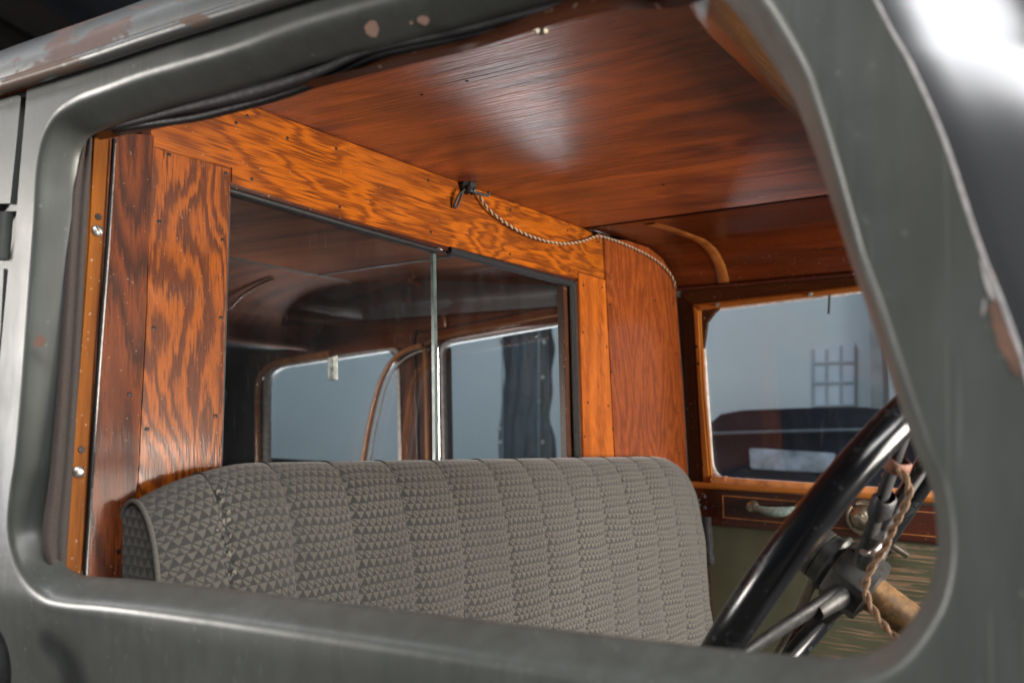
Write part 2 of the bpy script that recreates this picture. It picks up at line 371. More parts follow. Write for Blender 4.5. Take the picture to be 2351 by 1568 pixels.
def poly3(bm, pts, vec, bevel=0.):
    """closed prism from a ring of points pushed along vec"""
    a = [bm.verts.new(p) for p in pts]; b = [bm.verts.new(p+vec) for p in pts]
    n = len(pts); fs = [bm.faces.new(a), bm.faces.new(b[::-1])]
    fs += [bm.faces.new((a[i], b[i], b[(i+1) % n], a[(i+1) % n])) for i in range(n)]
    if bevel > 0:
        es = {e for e in fs[0].edges}
        bmesh.ops.recalc_face_normals(bm, faces=fs)
        bmesh.ops.bevel(bm, geom=list(es), offset=bevel, segments=2, affect='EDGES', clamp_overlap=True)
def back(pl): return pl[1] if pl[1].dot(pl[0]) > 0 else -pl[1]
def board(name, px, pl, thick, mat, parent, bevel=.0012, auto=35):
    bm = bmesh.new(); poly3(bm, [at(p, pl) for p in px], back(pl)*thick, bevel)
    return link(name, bm, mat, parent, auto=auto)
def board3(name, pts, vec, mat, parent, bevel=.0012):
    bm = bmesh.new(); poly3(bm, [V(p) for p in pts], V(vec), bevel); return link(name, bm, mat, parent, auto=35)
def boxbm(bm, c, ax, half):
    vs = []
    for sx in (-1, 1):
        for sy in (-1, 1):
            for sz in (-1, 1): vs.append(bm.verts.new(V(c)+ax[0]*half[0]*sx+ax[1]*half[1]*sy+ax[2]*half[2]*sz))
    for f in ((0, 1, 3, 2), (4, 6, 7, 5), (0, 4, 5, 1), (2, 3, 7, 6), (0, 2, 6, 4), (1, 5, 7, 3)): bm.faces.new([vs[i] for i in f])
def box(name, c, half, mat, parent=None, ax=(V((1, 0, 0)), V((0, 1, 0)), V((0, 0, 1))), bevel=0.):
    bm = bmesh.new(); boxbm(bm, c, ax, half)
    if bevel: bmesh.ops.bevel(bm, geom=bm.edges[:], offset=bevel, segments=2, affect='EDGES')
    return link(name, bm, mat, parent, auto=35)
def catmull(pts, n, closed=False):
    out = []; m = len(pts); segs = m if closed else m-1
    for i in range(segs):
        p = [pts[(i+k-1) % m] if closed else pts[min(max(i+k-1, 0), m-1)] for k in range(4)]
        for j in range(n):
            t = j/n
            out.append(.5*((2*p[1])+(p[2]-p[0])*t+(2*p[0]-5*p[1]+4*p[2]-p[3])*t*t+(3*p[1]-p[0]-3*p[2]+p[3])*t**3))
    if not closed: out.append(pts[-1])
    return out
def tubebm(bm, pts, r, seg=10, closed=False, flat=None, caps=True):
    n = len(pts); rings = []; u = None
    for i in range(n):
        a = pts[(i-1) % n] if closed or i > 0 else pts[i]; b = pts[(i+1) % n] if closed or i < n-1 else pts[i]
        t = nrm(b-a)
        if u is None: u = nrm(t.cross(V((.31, .2, .93))))
        u = nrm(u-t*u.dot(t)); v = t.cross(u)
        rr = r(i/(n-1)) if callable(r) else r
        if flat: uu, vv = flat
        rings.append([bm.verts.new(pts[i]+(u*math.cos(k*math.tau/seg)+v*math.sin(k*math.tau/seg))*rr) for k in range(seg)])
    for i in range(n if closed else n-1):
        A, B = rings[i], rings[(i+1) % n]
        for k in range(seg): bm.faces.new((A[k], A[(k+1) % seg], B[(k+1) % seg], B[k]))
    if caps and not closed: bm.faces.new(rings[0][::-1]); bm.faces.new(rings[-1])
def tube(name, pts, r, mat, parent=None, seg=10, closed=False, smoothn=6):
    bm = bmesh.new(); tubebm(bm, catmull(pts, smoothn, closed) if smoothn else pts, r, seg, closed); return link(name, bm, mat, parent, auto=50)
def lathe(name, prof, c, ax, mat, parent=None, seg=40, e1=None):
    ax = nrm(V(ax)); e1 = nrm(ax.cross(V((.2, .1, .97)))) if e1 is None else e1; e2 = ax.cross(e1); bm = bmesh.new(); rings = []
    for (h, r) in prof:
        rings.append([bm.verts.new(V(c)+ax*h+(e1*math.cos(k*math.tau/seg)+e2*math.sin(k*math.tau/seg))*max(r, 1e-5)) for k in range(seg)])
    for A, B in zip(rings, rings[1:]):
        for k in range(seg): bm.faces.new((A[k], A[(k+1) % seg], B[(k+1) % seg], B[k]))
    bm.faces.new(rings[0][::-1]); bm.faces.new(rings[-1])
    return link(name, bm, mat, parent, auto=35)
def ringboard(name, outer, inner, pl, thick, mat, parent, rise=0.):
    """frame: two matched rings of points, front lip, given thickness"""
    bm = bmesh.new(); bk = back(pl); n = len(outer)
    A = [bm.verts.new(p) for p in outer]; Bv = [bm.verts.new(p) for p in inner]
    Md = [bm.verts.new((a+b)*.5-bk*rise) for a, b in zip(outer, inner)]
    A2 = [bm.verts.new(p+bk*thick) for p in outer]; B2 = [bm.verts.new(p+bk*thick) for p in inner]
    for i in range(n):
        j = (i+1) % n
        for q in ((A, Md), (Md, Bv), (Bv, B2), (B2, A2), (A2, A)): bm.faces.new((q[0][i], q[0][j], q[1][j], q[1][i]))
    return link(name, bm, mat, parent, auto=40)
def round_px(quad, r, n=6):
    """rounded picture-space outline of a quad given in order; r = one radius or four"""
    out = []; m = len(quad); rs = r if isinstance(r, (list, tuple)) else [r]*m
    for i in range(m):
        p = V((*quad[i], 0)); a = V((*quad[i-1], 0)); b = V((*quad[(i+1) % m], 0))
        da, db = nrm(a-p), nrm(b-p); rr = max(rs[i], .5)
        s, e = p+da*rr, p+db*rr
        for k in range(n+1):
            t = k/n; q = s*(1-t)**2+p*2*t*(1-t)+e*t*t; out.append((q.x, q.y))
    return out

# ------------------------------------------------------------------ setting
GZ = -1.4
fl = box('floor', (0, 1.5, GZ-.05), (9, 8, .05), 'floor'); tag(fl, 'grey concrete garage floor under the car', 'floor', kind='structure')
wl = box('garage_wall', (-2, 5.3, 1.0), (9, .1, 2.5), 'wall'); tag(wl, 'plain pale grey garage wall seen through the far windows', 'wall')

# dark roof of the garage, top left of the picture
gc = at((60, 30), zplane(2.3))
rf = box('garage_ceiling', (gc.x, gc.y, 2.62), (3.2, 3.0, .04), 'roofing'); rf['kind'] = 'structure'; rf['label'] = 'dark boarded garage ceiling above the car'; rf['category'] = 'ceiling'
for i, (p, lb) in enumerate((((10, 75), 'brown garage roof beam nearest the car roof, lower of the two at the top left corner'),
                             ((45, 22), 'darker garage roof beam at the top left corner, higher of the two'))):
    q = at(p, zplane(2.3)); q2 = at((p[0]+75, p[1]+45), zplane(2.3)); d = nrm(q2-q)
    b = box('roof_beam', q, (1.6, .05, .08), 'beam', ax=(d, UP.cross(d), UP), bevel=.006); tag(b, lb, 'beam', 'garage roof beams')

# blue tarpaulin column outside the far windows
TP = (V((0, 4.2, 0)), V((0, 1, 0)))
def tarp():
    bm = bmesh.new()
    L = [(1147, 640), (1150, 700), (1145, 768), (1152, 800), (1158, 850), (1156, 900), (1151, 960), (1149, 1020), (1150, 1100), (1148, 1200)]
    R = [(1275, 640), (1268, 700), (1264, 760), (1270, 800), (1266, 850), (1272, 905), (1267, 960), (1277, 1010), (1273, 1100), (1276, 1200)]
    nx = 14; grid = []
    for l, r in zip(catmull([V((*p, 0)) for p in L], 4), catmull([V((*p, 0)) for p in R], 4)):
        row = []
        for k in range(nx+1):
            q = l.lerp(r, k/nx); pt = at((q.x, q.y), TP)
            pt.y -= .10*math.sin(math.pi*k/nx)+.02*math.sin(k*1.9+q.y*.02)
            row.append(bm.verts.new(pt))
        grid.append(row)
    for A, B in zip(grid, grid[1:]):
        for k in range(nx): bm.faces.new((A[k], A[k+1], B[k+1], B[k]))
    bmesh.ops.solidify(bm, geom=bm.faces[:], thickness=.02)
    return bm
tarpb = empty('tarpaulin_curtain', at((1210, 1200), TP)); tag(tarpb, 'dark blue tarpaulin strip with studded edges hanging behind the rear side window', 'tarpaulin')
link('sheet', tarp(), 'tarp', tarpb, smooth=True)
for xx in (1172, 1255):
    tube('seam', [at((xx, y), TP)-V((0, .075, 0)) for y in (640, 800, 950, 1200)], .004, 'tarp_seam', tarpb)
for p in ((1163, 781), (1262, 788), (1160, 985), (1259, 868), (1250, 922), (1259, 1015), (1163, 1015)):
    lathe('stud', [(0, .012), (.006, .010), (.009, .004)], at(p, TP)-V((0, .055, 0)), (0, -1, 0), 'steel', tarpb, 12)
gp = board('steel_post', [(1992, 560), (2020, 560), (2030, 1000), (2000, 1000)], (V((0, 4.9, 0)), V((0, 1, 0))), .12, 'post_grey', None); tag(gp, 'slim grey upright post behind the far door window', 'post')

# dark car parked beyond the far door
CP = (V((0, 3.1, 0)), nrm(V((.06, 1, 0))))
pc = empty('parked_car', V((at((1840, 1100), CP).x, 3.6, GZ))); tag(pc, 'dark car with a cloth roof parked beyond the far door window', 'car')
top = [(1560, 1010), (1610, 985), (1650, 950), (1700, 941), (1780, 938), (1870, 935), (1985, 934), (2040, 944), (2090, 975), (2130, 1010)]
bm = bmesh.new(); poly3(bm, [at(p, CP) for p in top], V((0, .95, 0)), .03); link('roof', bm, 'car_roof', pc, auto=60)
bm = bmesh.new(); poly3(bm, [at(p, shift(CP, -.02)) for p in ((1545, 1008), (2160, 1006), (2260, 1060), (2260, 1420), (1480, 1420), (1480, 1060))], V((0, 1.05, 0)), .03); cb = link('body', bm, 'car_dark', pc, auto=60)
tube('trim_line', [at(p, shift(CP, -.03)) for p in ((1600, 996), (1800, 990), (2000, 986), (2140, 990))], .005, 'car_trim', pc)
bm = bmesh.new(); poly3(bm, [at(p, shift(CP, -.045)) for p in round_px([(1718, 1028), (1915, 1040), (1908, 1086), (1722, 1076)], 8)], V((0, .03, 0)), .004); link('rear_glass', bm, 'car_glass', pc, auto=60)

# pale gridded window on the garage wall
GWP = (V((0, 5.19, 0)), V((0, 1, 0)))
gw = empty('garage_window', at((1913, 935), GWP)); tag(gw, 'pale arched gridded window on the garage wall behind the far door glass', 'window')
board('pane', [(1866, 932), (1866, 806), (1888, 797), (1912, 791), (1962, 786), (1962, 932)], GWP, .02, 'pale_pane', gw, 0)
for x in (1866, 1897, 1930, 1962): tube('muntin', [at((x, 794 if x > 1900 else 802), shift(GWP, -.006)), at((x, 932), shift(GWP, -.006))], .006, 'pale_muntin', gw, 6, smoothn=0)
for y in (834, 880, 932): tube('muntin', [at((1866, y), shift(GWP, -.008)), at((1962, y-3), shift(GWP, -.008))], .006, 'pale_muntin', gw, 6, smoothn=0)

# ------------------------------------------------------------------ the car
CAR = empty('vintage_car', V((-.8, 1.15, GZ)))
tag(CAR, 'vintage grey-green car with varnished wood cab lining and patterned bench seat', 'car')

# ---- near door skin with its rolled window opening
IN_PX = [(212, 305), (252, 289), (310, 270), (392, 243), (590, 191), (735, 142), (891, 101), (1047, 62), (1256, 4), (1420, -34), (1540, -46), (1612, -34), (1663, 3), (1729, 83),
         (1812, 208), (1847, 288), (1902, 444), (1934, 544), (1968, 645), (1996, 721), (2066, 933), (2104, 1044), (2138, 1127), (2152, 1238), (2138, 1335), (2107, 1398), (2069, 1450),
         (2020, 1488), (1951, 1508), (1847, 1507), (1638, 1488), (1534, 1476), (1200, 1436), (816, 1389), (521, 1353), (312, 1331), (210, 1324), (163, 1312), (128, 1280), (110, 1235), (105, 1190),
         (112, 1120), (123, 1050), (139, 853), (153, 645), (163, 506), (167, 416), (177, 354), (192, 322)]
LIPD = .026
N2 = shift(N, LIPD)
inner = catmull([at(p, N2) for p in IN_PX], 6, True)
def n2d(p): return (-p.dot(ND), p.z)                       # door plane coordinates
def n3d(s, z, d=0.): return N[0]-ND*(s+N[0].dot(ND))+V((0, 0, z))+NN*d
S0 = N[0].dot(ND)
def from2(q, d): return ND*(-q[0])+NN*(N[0].dot(NN)+d)+V((0, 0, q[1]))
in2 = [n2d(p) for p in inner]; nI = len(in2)
def normals2(L):
    out = []
    for i in range(len(L)):
        a, b = L[i-2], L[(i+2) % len(L)]; t = V((b[0]-a[0], b[1]-a[1])); t.normalize(); out.append(V((-t.y, t.x)))
    c = V((sum(p[0] for p in L)/len(L), sum(p[1] for p in L)/len(L)))
    return [o if o.dot(V(p)-c) > 0 else -o for o, p in zip(out, L)]
nr2 = normals2(in2); in2x0 = min(p[0] for p in in2); in2x1 = max(p[0] for p in in2)
def wlip(p):                                               # the roll is wider along sill and rear edge
    a = [(in2x0+.05-p[0])/.05, (p[0]-(in2x1-.09))/.05]     # rear edge, front edge
    u = max(0., min(1., a[0]))*.006+max(0., min(1., a[1]))*.010
    return .0225-u
rings = []
LIPP = [(0, 1), (.10, .84), (.22, .67), (.34, .50), (.45, .35), (.55, .225), (.64, .135), (.74, .065), (.86, .018), (1, 0)]
for (fo_, fd_) in LIPP:
    rings.append([from2((p[0]+n[0]*wlip(p)*fo_, p[1]+n[1]*wlip(p)*fo_), LIPD*fd_) for p, n in zip(in2, nr2)])
inner_edge_in = [from2(p, LIPD+.003) for p in in2]
BPX = [(62, 207), (45, 400), (33, 545), (21, 596), (0, 819)]
bound = [n2d(at(p, N)) for p in BPX]
bl = bound[-1]; bound += [(bl[0]-.02, -.55)]
seam_px = [(2351, 870), (2240, 560), (2160, 320), (2085, 150), (2005, 3)]
sm = [n2d(at(p, N)) for p in seam_px]
bound += [(sm[0][0]+.075, -.55), (sm[0][0]+.03, -.12)] + sm + [(sm[-1][0]-.035, .325)]
bound += [n2d(at(p, N)) for p in ((608, 14), (382, 90), (128, 174))]
cen = V((-.45, .07)); cen = V((sum(p[0] for p in in2)/nI, sum(p[1] for p in in2)/nI))
def hitb(dr):
    best = 1e9
    for i in range(len(bound)):
        a, b = V(bound[i-1]), V(bound[i]); e = b-a; den = dr.x*e.y-dr.y*e.x
        if abs(den) < 1e-9: continue
        w_ = a-cen; t = (w_.x*e.y-w_.y*e.x)/den; s = (w_.x*dr.y-w_.y*dr.x)/den
        if t > 0 and -1e-6 <= s <= 1+1e-6: best = min(best, t)
    return cen+dr*best
last = [n2d(p) for p in rings[-1]]
outb = [hitb((V(p)-cen).normalized()) for p in last]
for c in bound:                                            # keep the corners of the skin
    k = min(range(nI), key=lambda i: abs((V(last[i])-cen).angle_signed(V(c)-cen)))
    outb[k] = V(c)
def under(z): return .22*max(0., -.150-z)**1.15
for f_ in (.04, .10, .2, .35, .55, .8, 1.0):
    rings.append([from2(V(l).lerp(o, f_), under(V(l).lerp(o, f_).y)) for l, o in zip(last, outb)])
rings.append([from2(o, .02+under(o.y)) for o in outb])
bm = bmesh.new(); vr = [[bm.verts.new(p) for p in r] for r in [inner_edge_in]+rings]
for A, B in zip(vr, vr[1:]):
    for i in range(nI): bm.faces.new((A[i], A[(i+1) % nI], B[(i+1) % nI], B[i]))
def chip(px, pl, mi, rag=.25):
    pts = catmull([V((*p, 0)) for p in px], 5, True); c = sum(pts, V())/len(pts)
    pts = [c+(p-c)*(1+random.uniform(-rag, rag)*.5) for p in pts]
    vs = [bm.verts.new(at((p.x, p.y), pl)) for p in pts]; f = bm.faces.new(vs); f.material_index = mi
NC = shift(N, -.0005)
chip([(836, 66), (850, 48), (866, 52), (868, 80), (850, 84)], NC, 1)
chip([(957, 45), (968, 37), (985, 42), (980, 58), (966, 55)], NC, 1); chip([(940, 51), (946, 49), (948, 55), (943, 57)], NC, 1)
chip([(77, 783), (90, 769), (104, 776), (104, 791), (90, 798), (79, 796)], shift(N, -.0008), 1, .1)
chip([(2270, 700), (2282, 688), (2292, 694), (2310, 745), (2330, 790), (2346, 850), (2338, 874), (2322, 850), (2304, 815), (2288, 785), (2278, 745)], NC, 1)
chip([(2250, 600), (2256, 602), (2284, 680), (2276, 684), (2260, 645)], NC, 2); chip([(2258, 690), (2263, 690), (2260, 722), (2254, 722)], NC, 2); chip([(2294, 692), (2299, 694), (2338, 800), (2334, 800), (2314, 750)], shift(N, -.0008), 2)
door = link('driver_door', bm, ['paint', 'primer', 'chip'], CAR, auto=50)
door['label'] = 'grey-green outer door skin with rounded window opening and paint chips'

# felt run and wood strip of the near window's rear edge
EP = shift(N, LIPD)
DSN = nrm(V((.98, -.2, .05))); DS = (V((-.812, .5, 0)), DSN)
def seq(px, pl): return [at(p, pl) for p in px]
fl_l = [(196, 318), (172, 420), (163, 520), (152, 700), (138, 900), (122, 1090), (104, 1230), (118, 1300)]
fl_r = [(211, 314), (206, 420), (200, 520), (190, 700), (179, 900), (167, 1090), (157, 1230), (152, 1310)]
bm = bmesh.new(); A = [at((p[0]-8, p[1]), shift(DS, .0005)) for p in fl_l]; B = [at((p[0]+1, p[1]), shift(DS, -.001)) for p in fl_r]
A = catmull(A, 5); B = catmull(B, 5); g = []
for a, b in zip(A, B):
    g.append([bm.verts.new(a.lerp(b, k/12)+DSN*(.004*abs(math.sin(k/12*math.pi*2)))) for k in range(13)])
for a, b in zip(g, g[1:]):
    for k in range(12): bm.faces.new((a[k], a[k+1], b[k+1], b[k]))
link('felt_channel', bm, 'felt', door, smooth=True)
strip = board('window_strip', [(213, 296), (256, 300), (240, 560), (222, 800), (206, 1050), (190, 1330), (145, 1335), (163, 1050), (182, 800), (200, 560)], DS, .012, 'strip', door, .002)
tube('glass_run', [at(p, shift(DS, .001)) for p in ((262, 320), (247, 560), (228, 800), (212, 1050), (194, 1330))], .0022, 'rubber', door)
tube('metal_bead', [at(p, shift(DS, .002)) for p in ((264, 330), (250, 560), (232, 800), (214, 1050), (197, 1330))], .0011, 'steel', door)
def screw(p, pl, r, parent, slot=True):
    c = at(p, pl); nn = -back(pl)
    s = lathe('screw', [(-.001, r), (.0008, r), (.0018, r*.8), (.0023, r*.3)], c, nn, 'steel', parent, 20)
    if slot:
        u = nrm(UP*.8+nn.cross(UP)*.6); u = nrm(u-nn*u.dot(nn)); vv = nn.cross(u)
        bm = bmesh.new(); boxbm(bm, c+nn*.0021, (u, vv, nn), (r*.85, r*.11, .0004)); link('screw_slot', bm, 'nail', parent)
screw((224, 530), shift(DS, .0005), .0052, door); screw((181, 1083), shift(DS, .0005), .0052, door, False)
for p in ((226, 498), (187, 1032)): lathe('screw_hole', [(0, .0032), (.0004, .0028)], at(p, shift(DS, .0003)), DSN, 'nail', door, 16)

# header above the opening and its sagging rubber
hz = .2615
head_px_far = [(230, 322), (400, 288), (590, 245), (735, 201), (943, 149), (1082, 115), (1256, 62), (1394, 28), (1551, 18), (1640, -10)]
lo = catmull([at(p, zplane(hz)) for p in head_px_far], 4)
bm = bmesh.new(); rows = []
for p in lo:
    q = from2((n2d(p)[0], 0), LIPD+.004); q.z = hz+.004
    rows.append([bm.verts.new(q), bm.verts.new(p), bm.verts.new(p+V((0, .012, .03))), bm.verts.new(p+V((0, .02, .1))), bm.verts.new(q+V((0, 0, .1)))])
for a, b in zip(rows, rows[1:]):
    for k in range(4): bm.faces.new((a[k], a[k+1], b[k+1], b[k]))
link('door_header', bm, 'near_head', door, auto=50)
RB = shift(N, LIPD+.006)
r_main = [at(p, RB) for p in ((240, 294), (320, 277), (420, 252), (520, 229), (620, 203), (735, 166), (830, 124), (905, 103), (1047, 74), (1221, 29), (1400, -12), (1560, -32))]
tube('weatherstrip', r_main, lambda t: .0032+.0030*max(0, 1-abs(t-.34)/.22), 'black_cloth', door, 12)
r_low = [at(p, shift(RB, .006)) for p in ((262, 297), (350, 284), (450, 270), (560, 243), (660, 214), (760, 176), (860, 130), (950, 108), (1080, 82), (1230, 44), (1400, 2), (1560, -18))]
tube('weatherstrip_lip', r_low, .0040, 'rubber', door, 10)
for p in ((906, 233), (1247, 62), (375, 300)):
    pass
lathe('header_screw', [(0, .004), (.002, .0035), (.003, .0015)], at((1244, 72), zplane(hz-.001)), (0, 0, -1), 'brass', door, 14)

# ---- roof, drip rail, rear quarter, hinge, windscreen post
rail_pts = [at(p, shift(N, -.008)) for p in ((-60, 220), (0, 200), (174, 146), (347, 88), (521, 33), (625, 0), (800, -56))]
e_ = nrm(rail_pts[-1]-rail_pts[-2]); rail_pts.append(rail_pts[-1]+e_*((-.15-rail_pts[-1].x)/e_.x))
prof = [(0.004, .003), (.002, .020), (.008, .036), (.022, .052), (.05, .068), (.10, .082), (.25, .10), (.60, .115), (1.0, .115), (1.25, .095), (1.37, .04), (1.385, -.02)]
path = catmull(rail_pts, 6); bm = bmesh.new(); g = []
x0 = path[0].x
pf = catmull([V((0, a, b)) for a, b in prof], 4)
for p in [path[0]+V((-1.6, -.1, -.03))]+path: g.append([bm.verts.new(p+q) for q in pf])
for a, b in zip(g, g[1:]):
    for k in range(len(pf)-1): bm.faces.new((a[k], a[k+1], b[k+1], b[k]))
bm.faces.new(g[-1])
roof = link('roof', bm, 'paint_roof', CAR, auto=60); roof['label'] = 'curved outer roof skin with brown patches of bare primer'
tube('drip_rail', rail_pts, .0068, 'rail_paint', roof, 14)
tube('roof_bead', [p+V((0, .006, .0145)) for p in rail_pts], .0016, 'rail_paint', roof, 8)
QN = shift(N, .001)
quarter = board('rear_quarter_panel', [(-70, 242), (-20, 222), (40, 205), (54, 208), (57, 220), (44, 350), (30, 482), (0, 482), (-90, 600)], QN, .03, 'paint', CAR, .006)
board('rear_quarter_panel', [(-95, 604), (0, 604), (18, 600), (10, 760), (-10, 900), (-70, 1600), (-200, 1600)], shift(QN, .0005), .03, 'paint', CAR, .006)
board('hinge_pillar', [(-60, 460), (62, 460), (42, 630), (-60, 630)], shift(N, .014), .01, 'paint', quarter, 0)
hing = tube('hinge', [at((10, 490), shift(N, -.002)), at((6, 545), shift(N, -.002)), at((2, 596), shift(N, -.002))], .0075, 'paint', quarter, 16, smoothn=0)
tube('door_handle', [at((-50, 1450), shift(N, -.03)), at((-22, 1480), shift(N, -.03)), at((-8, 1550), shift(N, -.028)), at((-16, 1660), shift(N, -.02))], .011, 'iron', door, 12)

# windscreen post: convex gloss pillar ahead of the door seam
bm = bmesh.new(); g = []
sm3 = catmull([V((p[0], p[1], 0)) for p in ([(sm[0][0]+.075, -.55), (sm[0][0]+.03, -.12)]+sm+[(sm[-1][0]-.045, .345)])], 6)
for q in sm3:
    row = []
    for k in range(13):
        t = k/12; a = math.radians(8+t*80); r = .115
        row.append(bm.verts.new(from2((q.x+.0025+r*(math.sin(a)-math.sin(math.radians(8))), q.y), .004+r*(math.cos(math.radians(8))-math.cos(a)))))
    g.append(row)
for a, b in zip(g, g[1:]):
    for k in range(12): bm.faces.new((a[k], a[k+1], b[k+1], b[k]))
post = link('windscreen_post', bm, 'post_paint', CAR, smooth=True)
tube('seam_bead', [from2((q.x+.001, q.y), .0015) for q in sm3], .0014, 'chip', post, 8, smoothn=0)

# ---- partition behind the seat
def wp(px, d=0.): return [at(p, shift(P, d)) for p in px]
header = board('header_board', [(345, 155), (587, 247), (1000, 399), (1339, 524), (1384, 548), (1391, 641), (1327, 624), (1326, 640), (989, 555), (816, 507), (531, 420), (531, 387), (345, 334)], P, .014, 'ply_head', CAR, .0012)
leftb = board('left_board', [(345, 335.5), (530.5, 388.5), (530, 421), (519, 740), (510, 1060), (497, 1480), (300, 1480), (316, 1100), (336, 700)], shift(P, .0015), .016, 'ply_left', CAR, .0012)
postb = board('post_board', [(250, 300), (356, 312), (336, 700), (316, 1100), (300, 1480), (176, 1480), (200, 1200)], shift(P, .012), .024, 'post', CAR, .0012)
rightb = board('right_board', [(1328, 625.5), (1390.5, 642.5), (1398, 800), (1410, 1040), (1424, 1420), (1352, 1420), (1339, 1027), (1333, 800)], shift(P, .0015), .016, 'ply_right', CAR, .0012)
sideb = board('side_board', [(1386, 549), (1440, 552), (1490, 568), (1519, 591), (1542, 627), (1552, 660), (1560, 780), (1569, 900), (1581, 1110), (1600, 1420), (1426, 1420), (1411, 1040), (1399, 800), (1391, 641)], shift(P, .003), .017, 'ply_side', CAR, .0015)
nail_mesh = {}
def nails(parent, pxs, pl, mat='nail', r=.0021):
    for p in pxs:
        c = at(p, pl); nn = -back(pl)
        if (mat, r) not in nail_mesh:
            o = lathe('nail', [(-.0005, r), (.0003, r), (.0006, r*.5)], (0, 0, 0), (0, 0, 1), mat, None, 10)
            nail_mesh[(mat, r)] = o.data; bpy.data.objects.remove(o)
        o = bpy.data.objects.new('nail', nail_mesh[(mat, r)]); COL.objects.link(o); o.parent = parent
        root = parent
        while root.parent: root = root.parent
        o.matrix_parent_inverse = Matrix.Identity(4)
        o.matrix_basis = Matrix.Translation(c) @ nn.to_track_quat('Z', 'Y').to_matrix().to_4x4()
nails(header, [(542, 283), (568, 267), (772, 342), (578, 412), (780, 476), (983, 415), (989, 533), (1172, 482), (1303, 530), (1171, 584), (1308, 622), (1385, 575), (660, 318)], shift(P, .0003))
nails(leftb, [(389, 356), (518, 399), (366, 509), (511, 551), (507, 730), (353, 753), (495, 955), (338, 985)], shift(P, .002))
nails(postb, [(298, 905), (272, 1265)], shift(P, .0125))
nails(rightb, [(1339, 763), (1393, 796), (1350, 924), (1397, 931), (1343, 1002), (1340, 655), (1383, 660)], shift(P, .002))
nails(sideb, [(1404, 853), (1409, 985), (1546, 683), (1546, 697), (1503, 690), (1553, 812), (1557, 947), (1400, 699), (1560, 1040)], shift(P, .0035))

# sliding window in the partition
GB = shift(P, -.020); GA = shift(P, -.012)
wf = box('partition_core', (0, 0, 0), (.001, .001, .001), 'dark_z', CAR)  # replaced below
bpy.data.objects.remove(wf)
paneL = board('sliding_pane', [(500, 380), (1000, 545), (1003, 760), (1006, 1080), (490, 1080)], GA, .005, 'glass', CAR, 0)
board('pane_edge', [(993.5, 543), (1000.5, 545), (1004, 760), (1007, 1080), (1000, 1080), (997, 760)], shift(GA, .0006), .0052, 'glass_edge', paneL, 0)
paneR = board('fixed_pane', [(1004, 526), (1340, 625), (1345, 1080), (1011, 1080)], shift(GA, -.012), .005, 'glass', CAR, 0)
# black channel along the window head, lower rubber from the middle to the corner
board('window_soffit', [(525, 417), (816, 504), (1030, 563), (1326, 638), (1326, 650), (1030, 576), (816, 517), (525, 431)], shift(P, -.004), .006, 'trim', header, .001)
tube('window_channel', [at(p, shift(P, -.009)) for p in ((520, 436), (816, 523), (1000, 575))], .0052, 'rubber', paneL, 10)
tube('head_seal', [at(p, shift(P, -.004)) for p in ((1030, 575), (1130, 603), (1230, 630), (1316, 653))], .0062, 'seal_rubber', paneR, 12)
board('seal_backing', [(1012, 562), (1326, 642), (1326, 662), (1022, 580)], shift(P, -.009), .003, 'black_in', paneR, 0)
tube('side_seal', [at(p, shift(P, -.003)) for p in ((1312, 655), (1315, 750), (1319, 900), (1324, 1075))], .0072, 'rubber_rough', paneR, 14)
board('side_frame', [(1292, 648), (1306, 650), (1311, 800), (1319, 1080), (1303, 1080), (1296, 800)], shift(P, -.008), .012, 'dark_z', paneR, .001)
board('side_frame', [(1318, 645), (1328, 645), (1334, 850), (1340, 1080), (1331, 1080), (1325, 850)], shift(P, -.001), .012, 'dark_z', paneR, .001)
board('finger_pull', round_px([(763, 819), (777, 815), (778, 872), (764, 870)], 4), shift(GA, .009), .008, 'clear', paneL, .0035)
board('left_jamb', [(503, 400), (531, 420), (511, 1060), (506, 1200), (480, 1200)], shift(P, -.0165), .02, 'black_in', leftb, 0)

# ---- ceiling, cove, ribs, front rail
yj = [at(p, zplane(.364)) for p in ((1339, 524), (1813, 459))]
cz = .364
def jy(x): return 1.449+(x+.863)*(-.062)
pts = [V((-.27, .50, cz)), V((-.868, .50, cz)), V((-.868, jy(-.868)-.001, cz)), V((-.27, jy(-.27)-.001, cz))]
ceil = board3('ceiling_panel', pts, (0, 0, .008), 'ceil', CAR, .0015)
nails(ceil, [(968, 218), (1072, 187), (1523, 425), (1700, 525)], zplane(cz-.0003), 'nail', .002)
def fw_y(x, z):                                            # inner face of the far side at (x, z)
    n0, nn = F; return (n0.dot(nn)-nn.x*x-nn.z*z)/nn.y
coveprof = [(0., cz-.0005), (.10, .3705), (.19, .3735), (.26, .3735), (.315, .362), (.352, .340), (.372, .315), (.378, .300)]
cpf = catmull([V((0, a, b)) for a, b in coveprof], 5)
def cove_pt(x, q, lift=0.):
    W_ = fw_y(x, .31)-jy(x); y = jy(x)+.0065+q.y/.378*(W_-.009); return V((x, y, q.z))
bm = bmesh.new(); g = []
for i in range(13):
    x = -.866+i*.05
    g.append([bm.verts.new(cove_pt(x, q)) for q in cpf])
for a, b in zip(g, g[1:]):
    for k in range(len(cpf)-1): bm.faces.new((a[k], a[k+1], b[k+1], b[k]))
bmesh.ops.solidify(bm, geom=bm.faces[:], thickness=-.006)
cove = link('ceiling_cove', bm, 'cove', CAR, smooth=True)
